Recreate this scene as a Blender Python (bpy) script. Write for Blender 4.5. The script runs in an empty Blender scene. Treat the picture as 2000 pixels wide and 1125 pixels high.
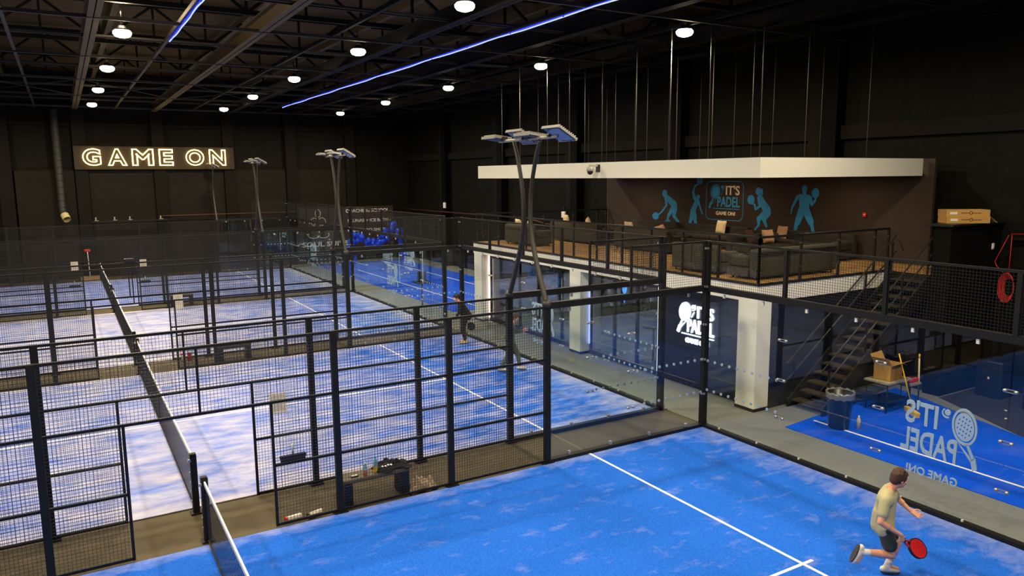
import bpy, bmesh, math, random
from mathutils import Vector, Matrix
random.seed(7)
PI = math.pi
C = bpy.context.scene.collection
sc = bpy.context.scene

# ------------------------------------------------------------------ camera
CAM = Vector((-11.4625, -11.3519, 5.3679))
YAW, PITCH, ROLL, FPX = 1.03606951, 0.148047515, -0.00821168, 1470.68
fw = Vector((math.cos(PITCH)*math.cos(YAW), math.cos(PITCH)*math.sin(YAW), -math.sin(PITCH)))
rt = Vector((math.sin(YAW), -math.cos(YAW), 0)); up = rt.cross(fw)
r2 = math.cos(ROLL)*rt + math.sin(ROLL)*up; u2 = -math.sin(ROLL)*rt + math.cos(ROLL)*up
cd = bpy.data.cameras.new('camera'); cam = bpy.data.objects.new('camera', cd); C.objects.link(cam)
cam.matrix_world = Matrix(((r2.x, u2.x, -fw.x, CAM.x), (r2.y, u2.y, -fw.y, CAM.y), (r2.z, u2.z, -fw.z, CAM.z), (0, 0, 0, 1)))
cd.sensor_width = 36; cd.lens = FPX*36/2000; cd.clip_start = .05; cd.clip_end = 200
sc.camera = cam

# ------------------------------------------------------------------ world, exposure
w = bpy.data.worlds.new('world'); sc.world = w; w.use_nodes = True
w.node_tree.nodes['Background'].inputs[0].default_value = (.55, .6, .7, 1)
w.node_tree.nodes['Background'].inputs[1].default_value = .012
sc.view_settings.view_transform = 'Standard'; sc.view_settings.look = 'None'
sc.view_settings.gamma = 1; sc.view_settings.use_curve_mapping = False
sc.view_settings.exposure = 0.0
sc.cycles.transparent_max_bounces = 40
sc.cycles.max_bounces = 7; sc.cycles.diffuse_bounces = 3; sc.cycles.glossy_bounces = 4
sc.cycles.caustics_reflective = False; sc.cycles.caustics_refractive = False
sc.cycles.sample_clamp_indirect = 4

LAMP_POWER = 330.0; LAMP_COL = (1.0, .83, .56)
LAMP_Z = 9.0
LAMPS = [(x, y) for x in (2.45, -3.8, -9.85, -16.1) for y in (-10.4, -3.5, 3.45, 10.15, 17.1, 24.05, 31.0)]
def area_lamp(x, y, z, power, size, col):
    l = bpy.data.lights.new('high_bay_light', 'AREA'); l.shape = 'DISK'; l.size = size; l.energy = power; l.color = col; l.spread = 3.1
    o = bpy.data.objects.new('high_bay_light', l); o.location = (x, y, z); C.objects.link(o); return o
for (x, y) in LAMPS:
    area_lamp(x, y, LAMP_Z-.24, LAMP_POWER, .5, LAMP_COL)
    if x < -5 and 0 < y < 12:      # added warm fill lights for the roof deck, no part of the fittings
        pl = bpy.data.lights.new('deck_fill_light', 'POINT'); pl.energy = 150; pl.color = (1, .74, .42); pl.shadow_soft_size = .12
        po = bpy.data.objects.new('deck_fill_light', pl); po.location = (x, y, LAMP_Z+.45); C.objects.link(po)

# ------------------------------------------------------------------ materials
MATS = {}
def nt(name):
    m = bpy.data.materials.new(name); m.use_nodes = True; t = m.node_tree
    return m, t, t.nodes['Principled BSDF']
def srgb(c):
    return tuple(((v/255)/12.92 if v/255 <= .04045 else ((v/255+.055)/1.055)**2.4) for v in c)
def mat(name, col, rough=.6, metal=0, spec=.5, noise=0, scale=8, bump=0, bscale=60, emit=None, estr=0):
    if name in MATS: return MATS[name]
    m, t, b = nt(name); n = t.nodes; l = t.links
    b.inputs['Base Color'].default_value = (*col, 1); b.inputs['Roughness'].default_value = rough
    b.inputs['Metallic'].default_value = metal; b.inputs['Specular IOR Level'].default_value = spec
    tc = n.new('ShaderNodeTexCoord')
    if noise:
        nz = n.new('ShaderNodeTexNoise'); nz.inputs['Scale'].default_value = scale; nz.inputs['Detail'].default_value = 5
        l.new(tc.outputs['Object'], nz.inputs['Vector'])
        mx = n.new('ShaderNodeMix'); mx.data_type = 'RGBA'
        mx.inputs[6].default_value = (*[c*(1-noise) for c in col], 1); mx.inputs[7].default_value = (*[min(1, c*(1+noise)) for c in col], 1)
        l.new(nz.outputs['Fac'], mx.inputs[0]); l.new(mx.outputs[2], b.inputs['Base Color'])
    if bump:
        nb = n.new('ShaderNodeTexNoise'); nb.inputs['Scale'].default_value = bscale; l.new(tc.outputs['Object'], nb.inputs['Vector'])
        bp = n.new('ShaderNodeBump'); bp.inputs['Strength'].default_value = bump; bp.inputs['Distance'].default_value = .01
        l.new(nb.outputs['Fac'], bp.inputs['Height']); l.new(bp.outputs[0], b.inputs['Normal'])
    if emit:
        b.inputs['Emission Color'].default_value = (*emit, 1); b.inputs['Emission Strength'].default_value = estr
    MATS[name] = m; return m

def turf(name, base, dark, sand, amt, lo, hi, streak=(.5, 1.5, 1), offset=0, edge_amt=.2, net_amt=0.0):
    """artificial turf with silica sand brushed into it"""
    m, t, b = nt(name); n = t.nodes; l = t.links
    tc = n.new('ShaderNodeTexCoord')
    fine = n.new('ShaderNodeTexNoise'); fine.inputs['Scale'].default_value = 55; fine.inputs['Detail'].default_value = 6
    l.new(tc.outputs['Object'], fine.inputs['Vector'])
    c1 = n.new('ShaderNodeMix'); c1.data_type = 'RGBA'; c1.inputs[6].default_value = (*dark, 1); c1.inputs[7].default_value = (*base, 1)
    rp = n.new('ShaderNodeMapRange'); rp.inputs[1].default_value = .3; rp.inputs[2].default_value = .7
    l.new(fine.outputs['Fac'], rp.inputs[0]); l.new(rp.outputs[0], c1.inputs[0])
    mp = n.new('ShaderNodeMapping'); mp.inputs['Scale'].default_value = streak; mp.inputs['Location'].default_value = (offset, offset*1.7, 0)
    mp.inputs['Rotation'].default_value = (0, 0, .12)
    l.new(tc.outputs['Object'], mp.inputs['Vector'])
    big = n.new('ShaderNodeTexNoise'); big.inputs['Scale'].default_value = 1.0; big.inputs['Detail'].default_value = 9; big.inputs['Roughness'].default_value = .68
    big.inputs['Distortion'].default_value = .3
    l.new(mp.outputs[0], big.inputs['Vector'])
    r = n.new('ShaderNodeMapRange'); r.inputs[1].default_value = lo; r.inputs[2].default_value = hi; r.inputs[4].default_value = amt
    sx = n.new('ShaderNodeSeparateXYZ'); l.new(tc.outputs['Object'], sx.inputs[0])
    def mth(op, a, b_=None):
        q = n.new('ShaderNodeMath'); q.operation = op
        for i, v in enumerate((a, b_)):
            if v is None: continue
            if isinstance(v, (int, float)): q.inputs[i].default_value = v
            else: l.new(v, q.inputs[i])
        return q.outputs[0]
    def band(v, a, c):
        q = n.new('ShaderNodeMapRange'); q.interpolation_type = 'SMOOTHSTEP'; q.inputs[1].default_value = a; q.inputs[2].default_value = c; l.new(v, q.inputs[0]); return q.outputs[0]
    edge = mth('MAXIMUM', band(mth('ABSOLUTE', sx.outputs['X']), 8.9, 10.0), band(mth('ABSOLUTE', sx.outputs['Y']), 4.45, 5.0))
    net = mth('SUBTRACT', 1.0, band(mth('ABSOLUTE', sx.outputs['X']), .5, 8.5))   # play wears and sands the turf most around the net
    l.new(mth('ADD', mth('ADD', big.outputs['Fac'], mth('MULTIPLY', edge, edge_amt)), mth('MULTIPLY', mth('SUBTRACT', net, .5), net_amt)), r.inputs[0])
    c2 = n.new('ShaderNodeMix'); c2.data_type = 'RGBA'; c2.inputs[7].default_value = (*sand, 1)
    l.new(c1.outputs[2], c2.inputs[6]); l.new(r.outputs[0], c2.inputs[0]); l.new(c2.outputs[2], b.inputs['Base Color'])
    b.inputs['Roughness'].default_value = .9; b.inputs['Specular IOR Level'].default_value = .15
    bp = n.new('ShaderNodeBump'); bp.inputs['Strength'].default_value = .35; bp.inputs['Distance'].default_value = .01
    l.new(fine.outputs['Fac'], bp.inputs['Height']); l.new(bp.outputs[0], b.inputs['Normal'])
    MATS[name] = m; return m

def glass_mat(name, tint, ior=1.5, rough=0.0):
    m = bpy.data.materials.new(name); m.use_nodes = True; t = m.node_tree; t.nodes.clear(); n = t.nodes; l = t.links
    o = n.new('ShaderNodeOutputMaterial'); mx = n.new('ShaderNodeMixShader'); tr = n.new('ShaderNodeBsdfTransparent')
    gl = n.new('ShaderNodeBsdfGlossy'); gl.inputs['Roughness'].default_value = rough; tr.inputs[0].default_value = (*tint, 1)
    # Schlick reflectance, the same from either side of the pane
    f0 = ((ior-1)/(ior+1))**2
    ge = n.new('ShaderNodeNewGeometry'); dt = n.new('ShaderNodeVectorMath'); dt.operation = 'DOT_PRODUCT'
    l.new(ge.outputs['Incoming'], dt.inputs[0]); l.new(ge.outputs['Normal'], dt.inputs[1])
    def mt(op, a, b=None):
        q = n.new('ShaderNodeMath'); q.operation = op
        for i, v in enumerate((a, b)):
            if v is None: continue
            if isinstance(v, (int, float)): q.inputs[i].default_value = v
            else: l.new(v, q.inputs[i])
        return q.outputs[0]
    c = mt('ABSOLUTE', dt.outputs['Value']); p = mt('POWER', mt('SUBTRACT', 1.0, c), 5.0)
    fr = mt('ADD', mt('MULTIPLY', p, 1-f0), f0)
    l.new(fr, mx.inputs[0]); l.new(tr.outputs[0], mx.inputs[1]); l.new(gl.outputs[0], mx.inputs[2]); l.new(mx.outputs[0], o.inputs[0])
    MATS[name] = m; return m
def emis(name, col, s, sample=True):
    m = bpy.data.materials.new(name); m.use_nodes = True; t = m.node_tree; t.nodes.clear()
    o = t.nodes.new('ShaderNodeOutputMaterial'); e = t.nodes.new('ShaderNodeEmission')
    e.inputs[0].default_value = (*col, 1); e.inputs[1].default_value = s; t.links.new(e.outputs[0], o.inputs[0])
    if not sample:
        m.cycles.emission_sampling = 'NONE'
    MATS[name] = m; return m
def boards(name, ca, cb, width, axis='Y', rough=.5, rows=None, spec=.12):
    """long boards / blockwork / corrugation drawn with a brick texture"""
    m, t, b = nt(name); n = t.nodes; l = t.links
    tc = n.new('ShaderNodeTexCoord'); mp = n.new('ShaderNodeMapping')
    l.new(tc.outputs['Object'], mp.inputs[0])
    if axis == 'Y': mp.inputs['Rotation'].default_value = (0, 0, PI/2)
    if axis == 'YZ': mp.inputs['Rotation'].default_value = (PI/2, 0, PI/2)
    br = n.new('ShaderNodeTexBrick'); br.inputs['Scale'].default_value = 1
    if axis in ('WX', 'WY'):
        sp = n.new('ShaderNodeSeparateXYZ'); cb_ = n.new('ShaderNodeCombineXYZ')
        l.new(tc.outputs['Object'], sp.inputs[0]); l.new(sp.outputs['X' if axis == 'WX' else 'Y'], cb_.inputs[0]); l.new(sp.outputs['Z'], cb_.inputs[1])
        l.new(cb_.outputs[0], br.inputs['Vector'])
    else:
        l.new(mp.outputs[0], br.inputs['Vector'])
    br.inputs['Color1'].default_value = (*ca, 1); br.inputs['Color2'].default_value = (*cb, 1)
    br.inputs['Mortar'].default_value = (*[c*.45 for c in ca], 1); br.inputs['Mortar Size'].default_value = .006
    br.inputs['Brick Width'].default_value = (rows or 1.8); br.inputs['Row Height'].default_value = width
    nz = n.new('ShaderNodeTexNoise'); nz.inputs['Scale'].default_value = 3; nz.inputs['Detail'].default_value = 6; l.new(tc.outputs['Object'], nz.inputs['Vector'])
    mx = n.new('ShaderNodeMix'); mx.data_type = 'RGBA'; mx.blend_type = 'MULTIPLY'; mx.inputs[0].default_value = .5
    l.new(br.outputs['Color'], mx.inputs[6]); l.new(nz.outputs['Color'], mx.inputs[7]); l.new(mx.outputs[2], b.inputs['Base Color'])
    b.inputs['Roughness'].default_value = rough; b.inputs['Specular IOR Level'].default_value = spec
    bp = n.new('ShaderNodeBump'); bp.inputs['Strength'].default_value = .4; bp.inputs['Distance'].default_value = .01; bp.invert = True
    l.new(br.outputs['Fac'], bp.inputs['Height']); l.new(bp.outputs[0], b.inputs['Normal'])
    MATS[name] = m; return m

BLUE = srgb((38, 118, 240)); BLUED = srgb((20, 88, 215)); SAND = srgb((225, 220, 228))
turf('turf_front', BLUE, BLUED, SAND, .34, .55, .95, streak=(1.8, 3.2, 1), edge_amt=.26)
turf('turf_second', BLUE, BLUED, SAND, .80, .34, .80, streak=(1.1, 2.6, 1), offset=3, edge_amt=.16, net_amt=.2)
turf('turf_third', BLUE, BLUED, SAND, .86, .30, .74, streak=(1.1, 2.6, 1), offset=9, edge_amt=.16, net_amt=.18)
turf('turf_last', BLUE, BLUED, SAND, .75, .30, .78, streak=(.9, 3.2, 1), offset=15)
turf('turf_lobby', srgb((0, 92, 255)), srgb((0, 70, 225)), SAND, .08, .5, .8, offset=5, edge_amt=0.0)
turf('turf_sandedge', BLUE, BLUED, SAND, .9, .42, .6, streak=(2.5, 2.5, 1), offset=2)
mat('white_line', srgb((250, 250, 250)), .85, noise=.06, scale=20)
mat('concrete_strip', srgb((84, 75, 55)), .8, noise=.28, scale=2.2, bump=.3, bscale=90)
mat('lobby_carpet', srgb((124, 126, 124)), .95, noise=.2, scale=14, bump=.4, bscale=200)
mat('dark_mat', srgb((40, 38, 42)), .9, noise=.3, scale=3)
mat('black_steel', srgb((24, 25, 26)), .5, spec=.25, noise=.12, scale=12)
mat('wire_black', srgb((30, 31, 31)), .38, spec=.6)
mat('mast_grey', srgb((52, 51, 46)), .4, spec=.5)
mat('galvanised', srgb((190, 190, 188)), .35, metal=.8)
mat('lamp_alu', srgb((150, 149, 142)), .45, metal=.1)
mat('lamp_lens_off', srgb((86, 112, 150)), .15, spec=.8)
mat('bolt_white', srgb((215, 215, 212)), .4)
mat('paint_black_wall', srgb((17, 17, 14)), .75, spec=.08, noise=.2, scale=1.5, bump=.2, bscale=30)
boards('block_wall_x', srgb((22, 22, 17)), srgb((18, 18, 14)), .23, 'WY', .7, rows=.46)
boards('block_wall_y', srgb((30, 28, 21)), srgb((26, 24, 18)), .23, 'WX', .7, rows=.46)
mat('pillar_black', srgb((26, 24, 19)), .7, spec=.08, noise=.15, scale=2)
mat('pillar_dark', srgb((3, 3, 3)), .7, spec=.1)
boards('roller_shutter', srgb((40, 35, 26)), srgb((35, 31, 23)), .08, 'WX', .55, rows=30)
mat('panel_brown', srgb((58, 50, 36)), .7, spec=.2)
mat('mural_brown', srgb((49, 36, 27)), .75, noise=.08, scale=1)
mat('mural_blue', srgb((45, 150, 215)), .7)
mat('mural_cream', srgb((240, 222, 190)), .7)
mat('canopy_cream', srgb((228, 228, 214)), .8, noise=.02, scale=2)
mat('column_cream', srgb((246, 246, 238)), .75, noise=.03, scale=3)
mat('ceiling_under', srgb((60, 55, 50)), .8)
boards('oak_floor', srgb((215, 170, 105)), srgb((200, 152, 90)), .19, 'X', .45, spec=.4)
mat('skirting_black', srgb((18, 18, 20)), .5)
mat('navy_panel', srgb((26, 32, 48)), .3, spec=.6)
mat('interior_wall', srgb((90, 88, 88)), .8)
mat('beam_warm_lit', srgb((84, 70, 44)), .6, spec=.3, noise=.12, scale=3)
mat('beam_unlit', srgb((20, 19, 18)), .6, spec=.2, noise=.12, scale=3)
mat('steel_purlin', srgb((44, 39, 31)), .55)
mat('truss_dark', srgb((10, 9, 8)), .7, spec=.2)
boards('roof_deck', srgb((96, 76, 42)), srgb((78, 62, 36)), .2, 'X', .6, rows=6)
mat('duct_grey', srgb((26, 26, 24)), .6)
mat('duct_inside', srgb((190, 180, 130)), .7)
mat('sofa_grey', srgb((70, 68, 58)), .95, noise=.2, scale=30, bump=.2)
mat('sofa_dark', srgb((48, 44, 38)), .95, noise=.2, scale=30, bump=.2)
mat('cushion_cream', srgb((225, 205, 165)), .95, noise=.1, scale=20)
mat('cushion_brown', srgb((70, 48, 34)), .95, noise=.1, scale=20)
mat('cushion_tan', srgb((190, 150, 115)), .95)
mat('stair_black', srgb((22, 22, 22)), .5)
mat('stair_tread', srgb((56, 48, 36)), .8, noise=.3, scale=12)
mat('rod_steel', srgb((62, 60, 54)), .5)
mat('cardboard', srgb((196, 152, 84)), .85, noise=.08, scale=6)
mat('cardboard_print', srgb((80, 52, 28)), .85)
mat('label_white', srgb((235, 235, 230)), .7)
mat('red_cable', srgb((225, 45, 32)), .5)
mat('orange_pipe', srgb((92, 46, 28)), .6)
mat('bin_black', srgb((22, 24, 26)), .35)
mat('bin_liner', srgb((120, 122, 126)), .25, noise=.3, scale=25, bump=1, bscale=35)
mat('yellow_plastic', srgb((245, 200, 40)), .5)
mat('red_plastic', srgb((220, 40, 30)), .4)
mat('white_plastic', srgb((235, 235, 230)), .4)
mat('black_plastic', srgb((16, 16, 17)), .45)
mat('blue_plastic', srgb((30, 140, 215)), .4)
mat('bristle_navy', srgb((22, 30, 66)), .9, noise=.3, scale=60, bump=.8, bscale=120)
mat('net_black', srgb((20, 22, 26)), .7)
mat('paper', srgb((232, 226, 216)), .8)
mat('clear_blue', srgb((150, 205, 225)), .2)
mat('drink_yellow', srgb((235, 190, 30)), .3)
mat('drink_red', srgb((205, 110, 90)), .3)
mat('black_cloth', srgb((14, 14, 15)), .95, bump=.3, bscale=40)
mat('taupe_cloth', srgb((160, 142, 122)), .95, noise=.2, scale=15, bump=.5, bscale=30)
mat('skin', srgb((222, 160, 128)), .55, noise=.04, scale=10)
mat('skin_pale', srgb((215, 160, 135)), .55)
mat('hair_brown', srgb((70, 42, 28)), .6, noise=.3, scale=60, bump=.8, bscale=120)
mat('hair_black', srgb((22, 18, 16)), .6, noise=.3, scale=60, bump=.6, bscale=120)
mat('shirt_sage', srgb((178, 176, 140)), .9, noise=.05, scale=6, bump=.3, bscale=18)
mat('shorts_grey', srgb((58, 62, 56)), .9, bump=.3, bscale=18)
mat('olive_cloth', srgb((96, 100, 72)), .9, noise=.08, scale=6, bump=.3, bscale=18)
mat('shoe_white', srgb((225, 220, 205)), .6)
mat('shoe_beige', srgb((215, 190, 140)), .6)
mat('sole_dark', srgb((60, 60, 62)), .7)
mat('sock_white', srgb((230, 230, 228)), .9)
mat('eye_dark', srgb((20, 15, 12)), .2)
mat('ball_yellow', srgb((215, 225, 40)), .9)
mat('racket_red', srgb((200, 28, 40)), .35)
mat('grip_black', srgb((18, 18, 18)), .8)
mat('mint_grip', srgb((205, 220, 205)), .8)
mat('balloon_blue', srgb((25, 75, 235)), .15, spec=.8)
mat('balloon_sky', srgb((70, 165, 225)), .15, spec=.8)
mat('sound_black', srgb((10, 10, 10)), .4)
mat('wall_cream_dim', srgb((170, 160, 135)), .7)
glass_mat('court_glass', (.962, .985, .975))
glass_mat('shop_glass', (.78, .84, .93), ior=1.9)
glass_mat('rail_glass', (.95, .96, .95))
mat('frosted_decal', srgb((150, 178, 200)), .7)
emis('lamp_lens', (1, .84, .56), 22, False)
emis('neon_warm', (1, .66, .22), 8.5)
emis('led_blue', (.28, .34, 1), 2.6)
emis('led_halo', (.03, .05, 1), 1.6)
emis('led_white', (.75, .86, 1), 5.5)
emis('led_pink', (1, .62, .5), 5)
emis('sign_white_blue', (.55, .78, 1), 4.5)
emis('sign_blue', (.08, .3, 1), 2.5)
emis('exit_green', (.6, .62, .3), .5, False)
M = MATS

# ------------------------------------------------------------------ mesh builder
class MB:
    def __init__(s): s.v = []; s.f = []; s.sm = []
    def add(s, vs, fs, smooth=False):
        b = len(s.v); s.v += [tuple(v) for v in vs]; s.f += [tuple(b+i for i in f) for f in fs]; s.sm += [smooth]*len(fs); return s
    def box(s, a, b):
        (x0, y0, z0), (x1, y1, z1) = a, b
        if x0 > x1: x0, x1 = x1, x0
        if y0 > y1: y0, y1 = y1, y0
        if z0 > z1: z0, z1 = z1, z0
        return s.add([(x0,y0,z0),(x1,y0,z0),(x1,y1,z0),(x0,y1,z0),(x0,y0,z1),(x1,y0,z1),(x1,y1,z1),(x0,y1,z1)],
                     [(0,3,2,1),(4,5,6,7),(0,1,5,4),(1,2,6,5),(2,3,7,6),(3,0,4,7)])
    def cbox(s, c, d): return s.box([c[i]-d[i]/2 for i in range(3)], [c[i]+d[i]/2 for i in range(3)])
    def rbox(s, c, d, r, n=3):
        """rounded box by bmesh bevel"""
        bm = bmesh.new(); bmesh.ops.create_cube(bm, size=1, matrix=Matrix.Translation(c) @ Matrix.Diagonal((*d, 1)))
        bmesh.ops.bevel(bm, geom=bm.edges[:], offset=min(r, min(d)*.49), segments=n, affect='EDGES', profile=.5)
        bm.verts.index_update(); s.add([v.co for v in bm.verts], [[v.index for v in f.verts] for f in bm.faces], True); bm.free(); return s
    def bar(s, p, q, r, n=4, rot=None):
        """prism / tube between two points"""
        return s.tube([p, q], r, n, rot)
    def tube(s, pts, r, n=8, rot=None, caps=True):
        pts = [Vector(p) for p in pts]; rs = r if isinstance(r, (list, tuple)) else [r]*len(pts); vs = []; fs = []
        d0 = (pts[1]-pts[0]).normalized(); a = Vector((0, 0, 1)) if abs(d0.z) < .9 else Vector((1, 0, 0)); u = d0.cross(a).normalized()
        ph = (PI/4 if n == 4 else 0) if rot is None else rot; k = math.sqrt(2) if n == 4 else 1
        for i, p in enumerate(pts):
            d = (pts[min(i+1, len(pts)-1)]-pts[max(i-1, 0)]).normalized(); u = (u-d*u.dot(d)).normalized(); v = d.cross(u)
            for j in range(n):
                t = 2*PI*j/n+ph; vs.append(p+(u*math.cos(t)+v*math.sin(t))*rs[i]*k)
        for i in range(len(pts)-1):
            for j in range(n): fs.append((i*n+j, i*n+(j+1) % n, (i+1)*n+(j+1) % n, (i+1)*n+j))
        if caps: fs += [tuple(range(n-1, -1, -1)), tuple((len(pts)-1)*n+j for j in range(n))]
        return s.add(vs, fs, n > 5)
    def ball(s, c, r, nu=12, nv=8, sc_=(1, 1, 1), rotm=None, zmin=-1):
        vs = []; fs = []
        for i in range(nv+1):
            ph = -PI/2+PI*i/nv
            for j in range(nu):
                t = 2*PI*j/nu; v = Vector((math.cos(ph)*math.cos(t)*r*sc_[0], math.cos(ph)*math.sin(t)*r*sc_[1], max(math.sin(ph), zmin)*r*sc_[2]))
                if rotm: v = rotm @ v
                vs.append(v+Vector(c))
        for i in range(nv):
            for j in range(nu): fs.append((i*nu+j, i*nu+(j+1) % nu, (i+1)*nu+(j+1) % nu, (i+1)*nu+j))
        return s.add(vs, fs, True)
    def lathe(s, c, prof, n=20):
        vs = []; fs = []
        for (r, z) in prof:
            for j in range(n): vs.append((c[0]+r*math.cos(2*PI*j/n), c[1]+r*math.sin(2*PI*j/n), c[2]+z))
        for i in range(len(prof)-1):
            for j in range(n): fs.append((i*n+j, i*n+(j+1) % n, (i+1)*n+(j+1) % n, (i+1)*n+j))
        return s.add(vs, fs, True)
    def cap(s, p, r0, q, r1, n=12):
        """tapered capsule"""
        p = Vector(p); q = Vector(q); d = q-p; L = d.length
        if L < 1e-5: return s.ball(p, r0, n, 8)
        d = d/L; pts = []; rs = []
        for k in (1, .92, .7, .38): pts.append(p-d*r0*k); rs.append(max(.001, r0*math.sqrt(max(0, 1-k*k))))
        pts += [p, q]; rs += [r0, r1]
        for k in (.38, .7, .92, 1): pts.append(q+d*r1*k); rs.append(max(.001, r1*math.sqrt(max(0, 1-k*k))))
        return s.tube(pts, rs, n)
    def build(s, name, m, parent=None, origin=None, bevel=0):
        me = bpy.data.meshes.new(name)
        o = Vector(origin) if origin is not None else (parent.location.copy() if parent is not None and parent.parent is None else Vector((0, 0, 0)))
        if parent is not None and parent.parent is not None and origin is None:
            o = parent.parent.location + parent.location
        me.from_pydata([Vector(v)-o for v in s.v], [], s.f)
        me.polygons.foreach_set('use_smooth', s.sm); me.update()
        if m: me.materials.append(M[m] if isinstance(m, str) else m)
        ob = bpy.data.objects.new(name, me); C.objects.link(ob)
        if parent is not None: ob.parent = parent
        else: ob.location = o
        if any(s.sm) and not all(s.sm):
            pass
        if bevel:
            b = ob.modifiers.new('bevel', 'BEVEL'); b.width = bevel; b.segments = 2; b.limit_method = 'ANGLE'
        return ob
def tag(o, label=None, cat=None, group=None, kind=None):
    if label: o['label'] = label
    if cat: o['category'] = cat
    if group: o['group'] = group
    if kind: o['kind'] = kind
    return o
def thing(name, label, cat, loc=(0, 0, 0), rotz=0, group=None):
    o = bpy.data.objects.new(name, None); C.objects.link(o); o.location = loc; o.rotation_euler = (0, 0, rotz); o.empty_display_size = .2
    return tag(o, label, cat, group)
def dup(root, loc=None, label=None, group=None, rotz=None, mats=None):
    r = root.copy(); C.objects.link(r)
    if loc is not None: r.location = loc
    if rotz is not None: r.rotation_euler = (0, 0, rotz)
    if label: r['label'] = label
    if group: r['group'] = group
    for ch in list(root.children):
        c = ch.copy(); C.objects.link(c); c.parent = r
        for g in ch.children:
            d = g.copy(); C.objects.link(d); d.parent = c
    return r
def struct(name, mb, m, **k):
    o = mb.build(name, m, **k); o['kind'] = 'structure'; return o

def text_mesh(txt, rect, to3, depth=.01, bold=.0, outline=0, name='lettering', m=None, parent=None, res=3):
    """built-in font lettering fitted into rect=(x0,x1,z0,z1), mapped to space by to3(x, z, d)"""
    cu = bpy.data.curves.new('tmp', 'FONT'); cu.body = txt; cu.resolution_u = res
    cu.offset = bold
    if outline: cu.fill_mode = 'NONE'; cu.bevel_depth = outline; cu.bevel_resolution = 1
    else: cu.extrude = .5
    ob = bpy.data.objects.new('tmp', cu); C.objects.link(ob)
    dg = bpy.context.evaluated_depsgraph_get(); dg.update()
    me = bpy.data.meshes.new_from_object(ob.evaluated_get(dg), depsgraph=dg)
    bpy.data.objects.remove(ob); bpy.data.curves.remove(cu)
    xs = [v.co.x for v in me.vertices]; ys = [v.co.y for v in me.vertices]
    x0, x1, z0, z1 = rect; sx = (x1-x0)/(max(xs)-min(xs)); sz = (z1-z0)/(max(ys)-min(ys)); mx = min(xs); my = min(ys)
    loc = parent.location if parent is not None else Vector((0, 0, 0))
    for v in me.vertices:
        d = v.co.z*sz if outline else v.co.z*depth
        v.co = Vector(to3(x0+(v.co.x-mx)*sx, z0+(v.co.y-my)*sz, d))-loc
    if outline: me.polygons.foreach_set('use_smooth', [True]*len(me.polygons))
    me.name = name; me.materials.clear(); me.materials.append(M[m])
    o = bpy.data.objects.new(name, me); C.objects.link(o); o.parent = parent
    if parent is None: pass
    return o
def flat_shape(pts2, to3, depth):
    """polygon with real thickness"""
    n = len(pts2); vs = [to3(x, z, -depth/2) for x, z in pts2]+[to3(x, z, depth/2) for x, z in pts2]
    return vs, [tuple(range(n)), tuple(range(2*n-1, n-1, -1))]+[(i, (i+1) % n, (i+1) % n+n, i+n) for i in range(n)]
def ell2(cx, cz, rx, rz, rot=0, n=28):
    return [(cx+rx*math.cos(t)*math.cos(rot)-rz*math.sin(t)*math.sin(rot), cz+rx*math.cos(t)*math.sin(rot)+rz*math.sin(t)*math.cos(rot)) for t in [2*PI*i/n for i in range(n)]]
def cap2(ax, az, ra, bx, bz, rb, n=8):
    a = math.atan2(bz-az, bx-ax); o = []
    for i in range(n+1): t = a-PI/2+PI*i/n; o.append((bx+rb*math.cos(t), bz+rb*math.sin(t)))
    for i in range(n+1): t = a+PI/2+PI*i/n; o.append((ax+ra*math.cos(t), az+ra*math.sin(t)))
    return o
def ring2(mb, cx, cz, rx, rz, th, to3, depth, rot=0, n=32, a0=0, a1=2*PI):
    for i in range(n):
        t0 = a0+(a1-a0)*i/n; t1 = a0+(a1-a0)*(i+1)/n; q = []
        for (t, k) in ((t0, 0), (t1, 0), (t1, 1), (t0, 1)):
            x = (rx-k*th)*math.cos(t); z = (rz-k*th)*math.sin(t)
            q.append((cx+x*math.cos(rot)-z*math.sin(rot), cz+x*math.sin(rot)+z*math.cos(rot)))
        mb.add(*flat_shape(q, to3, depth))
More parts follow.
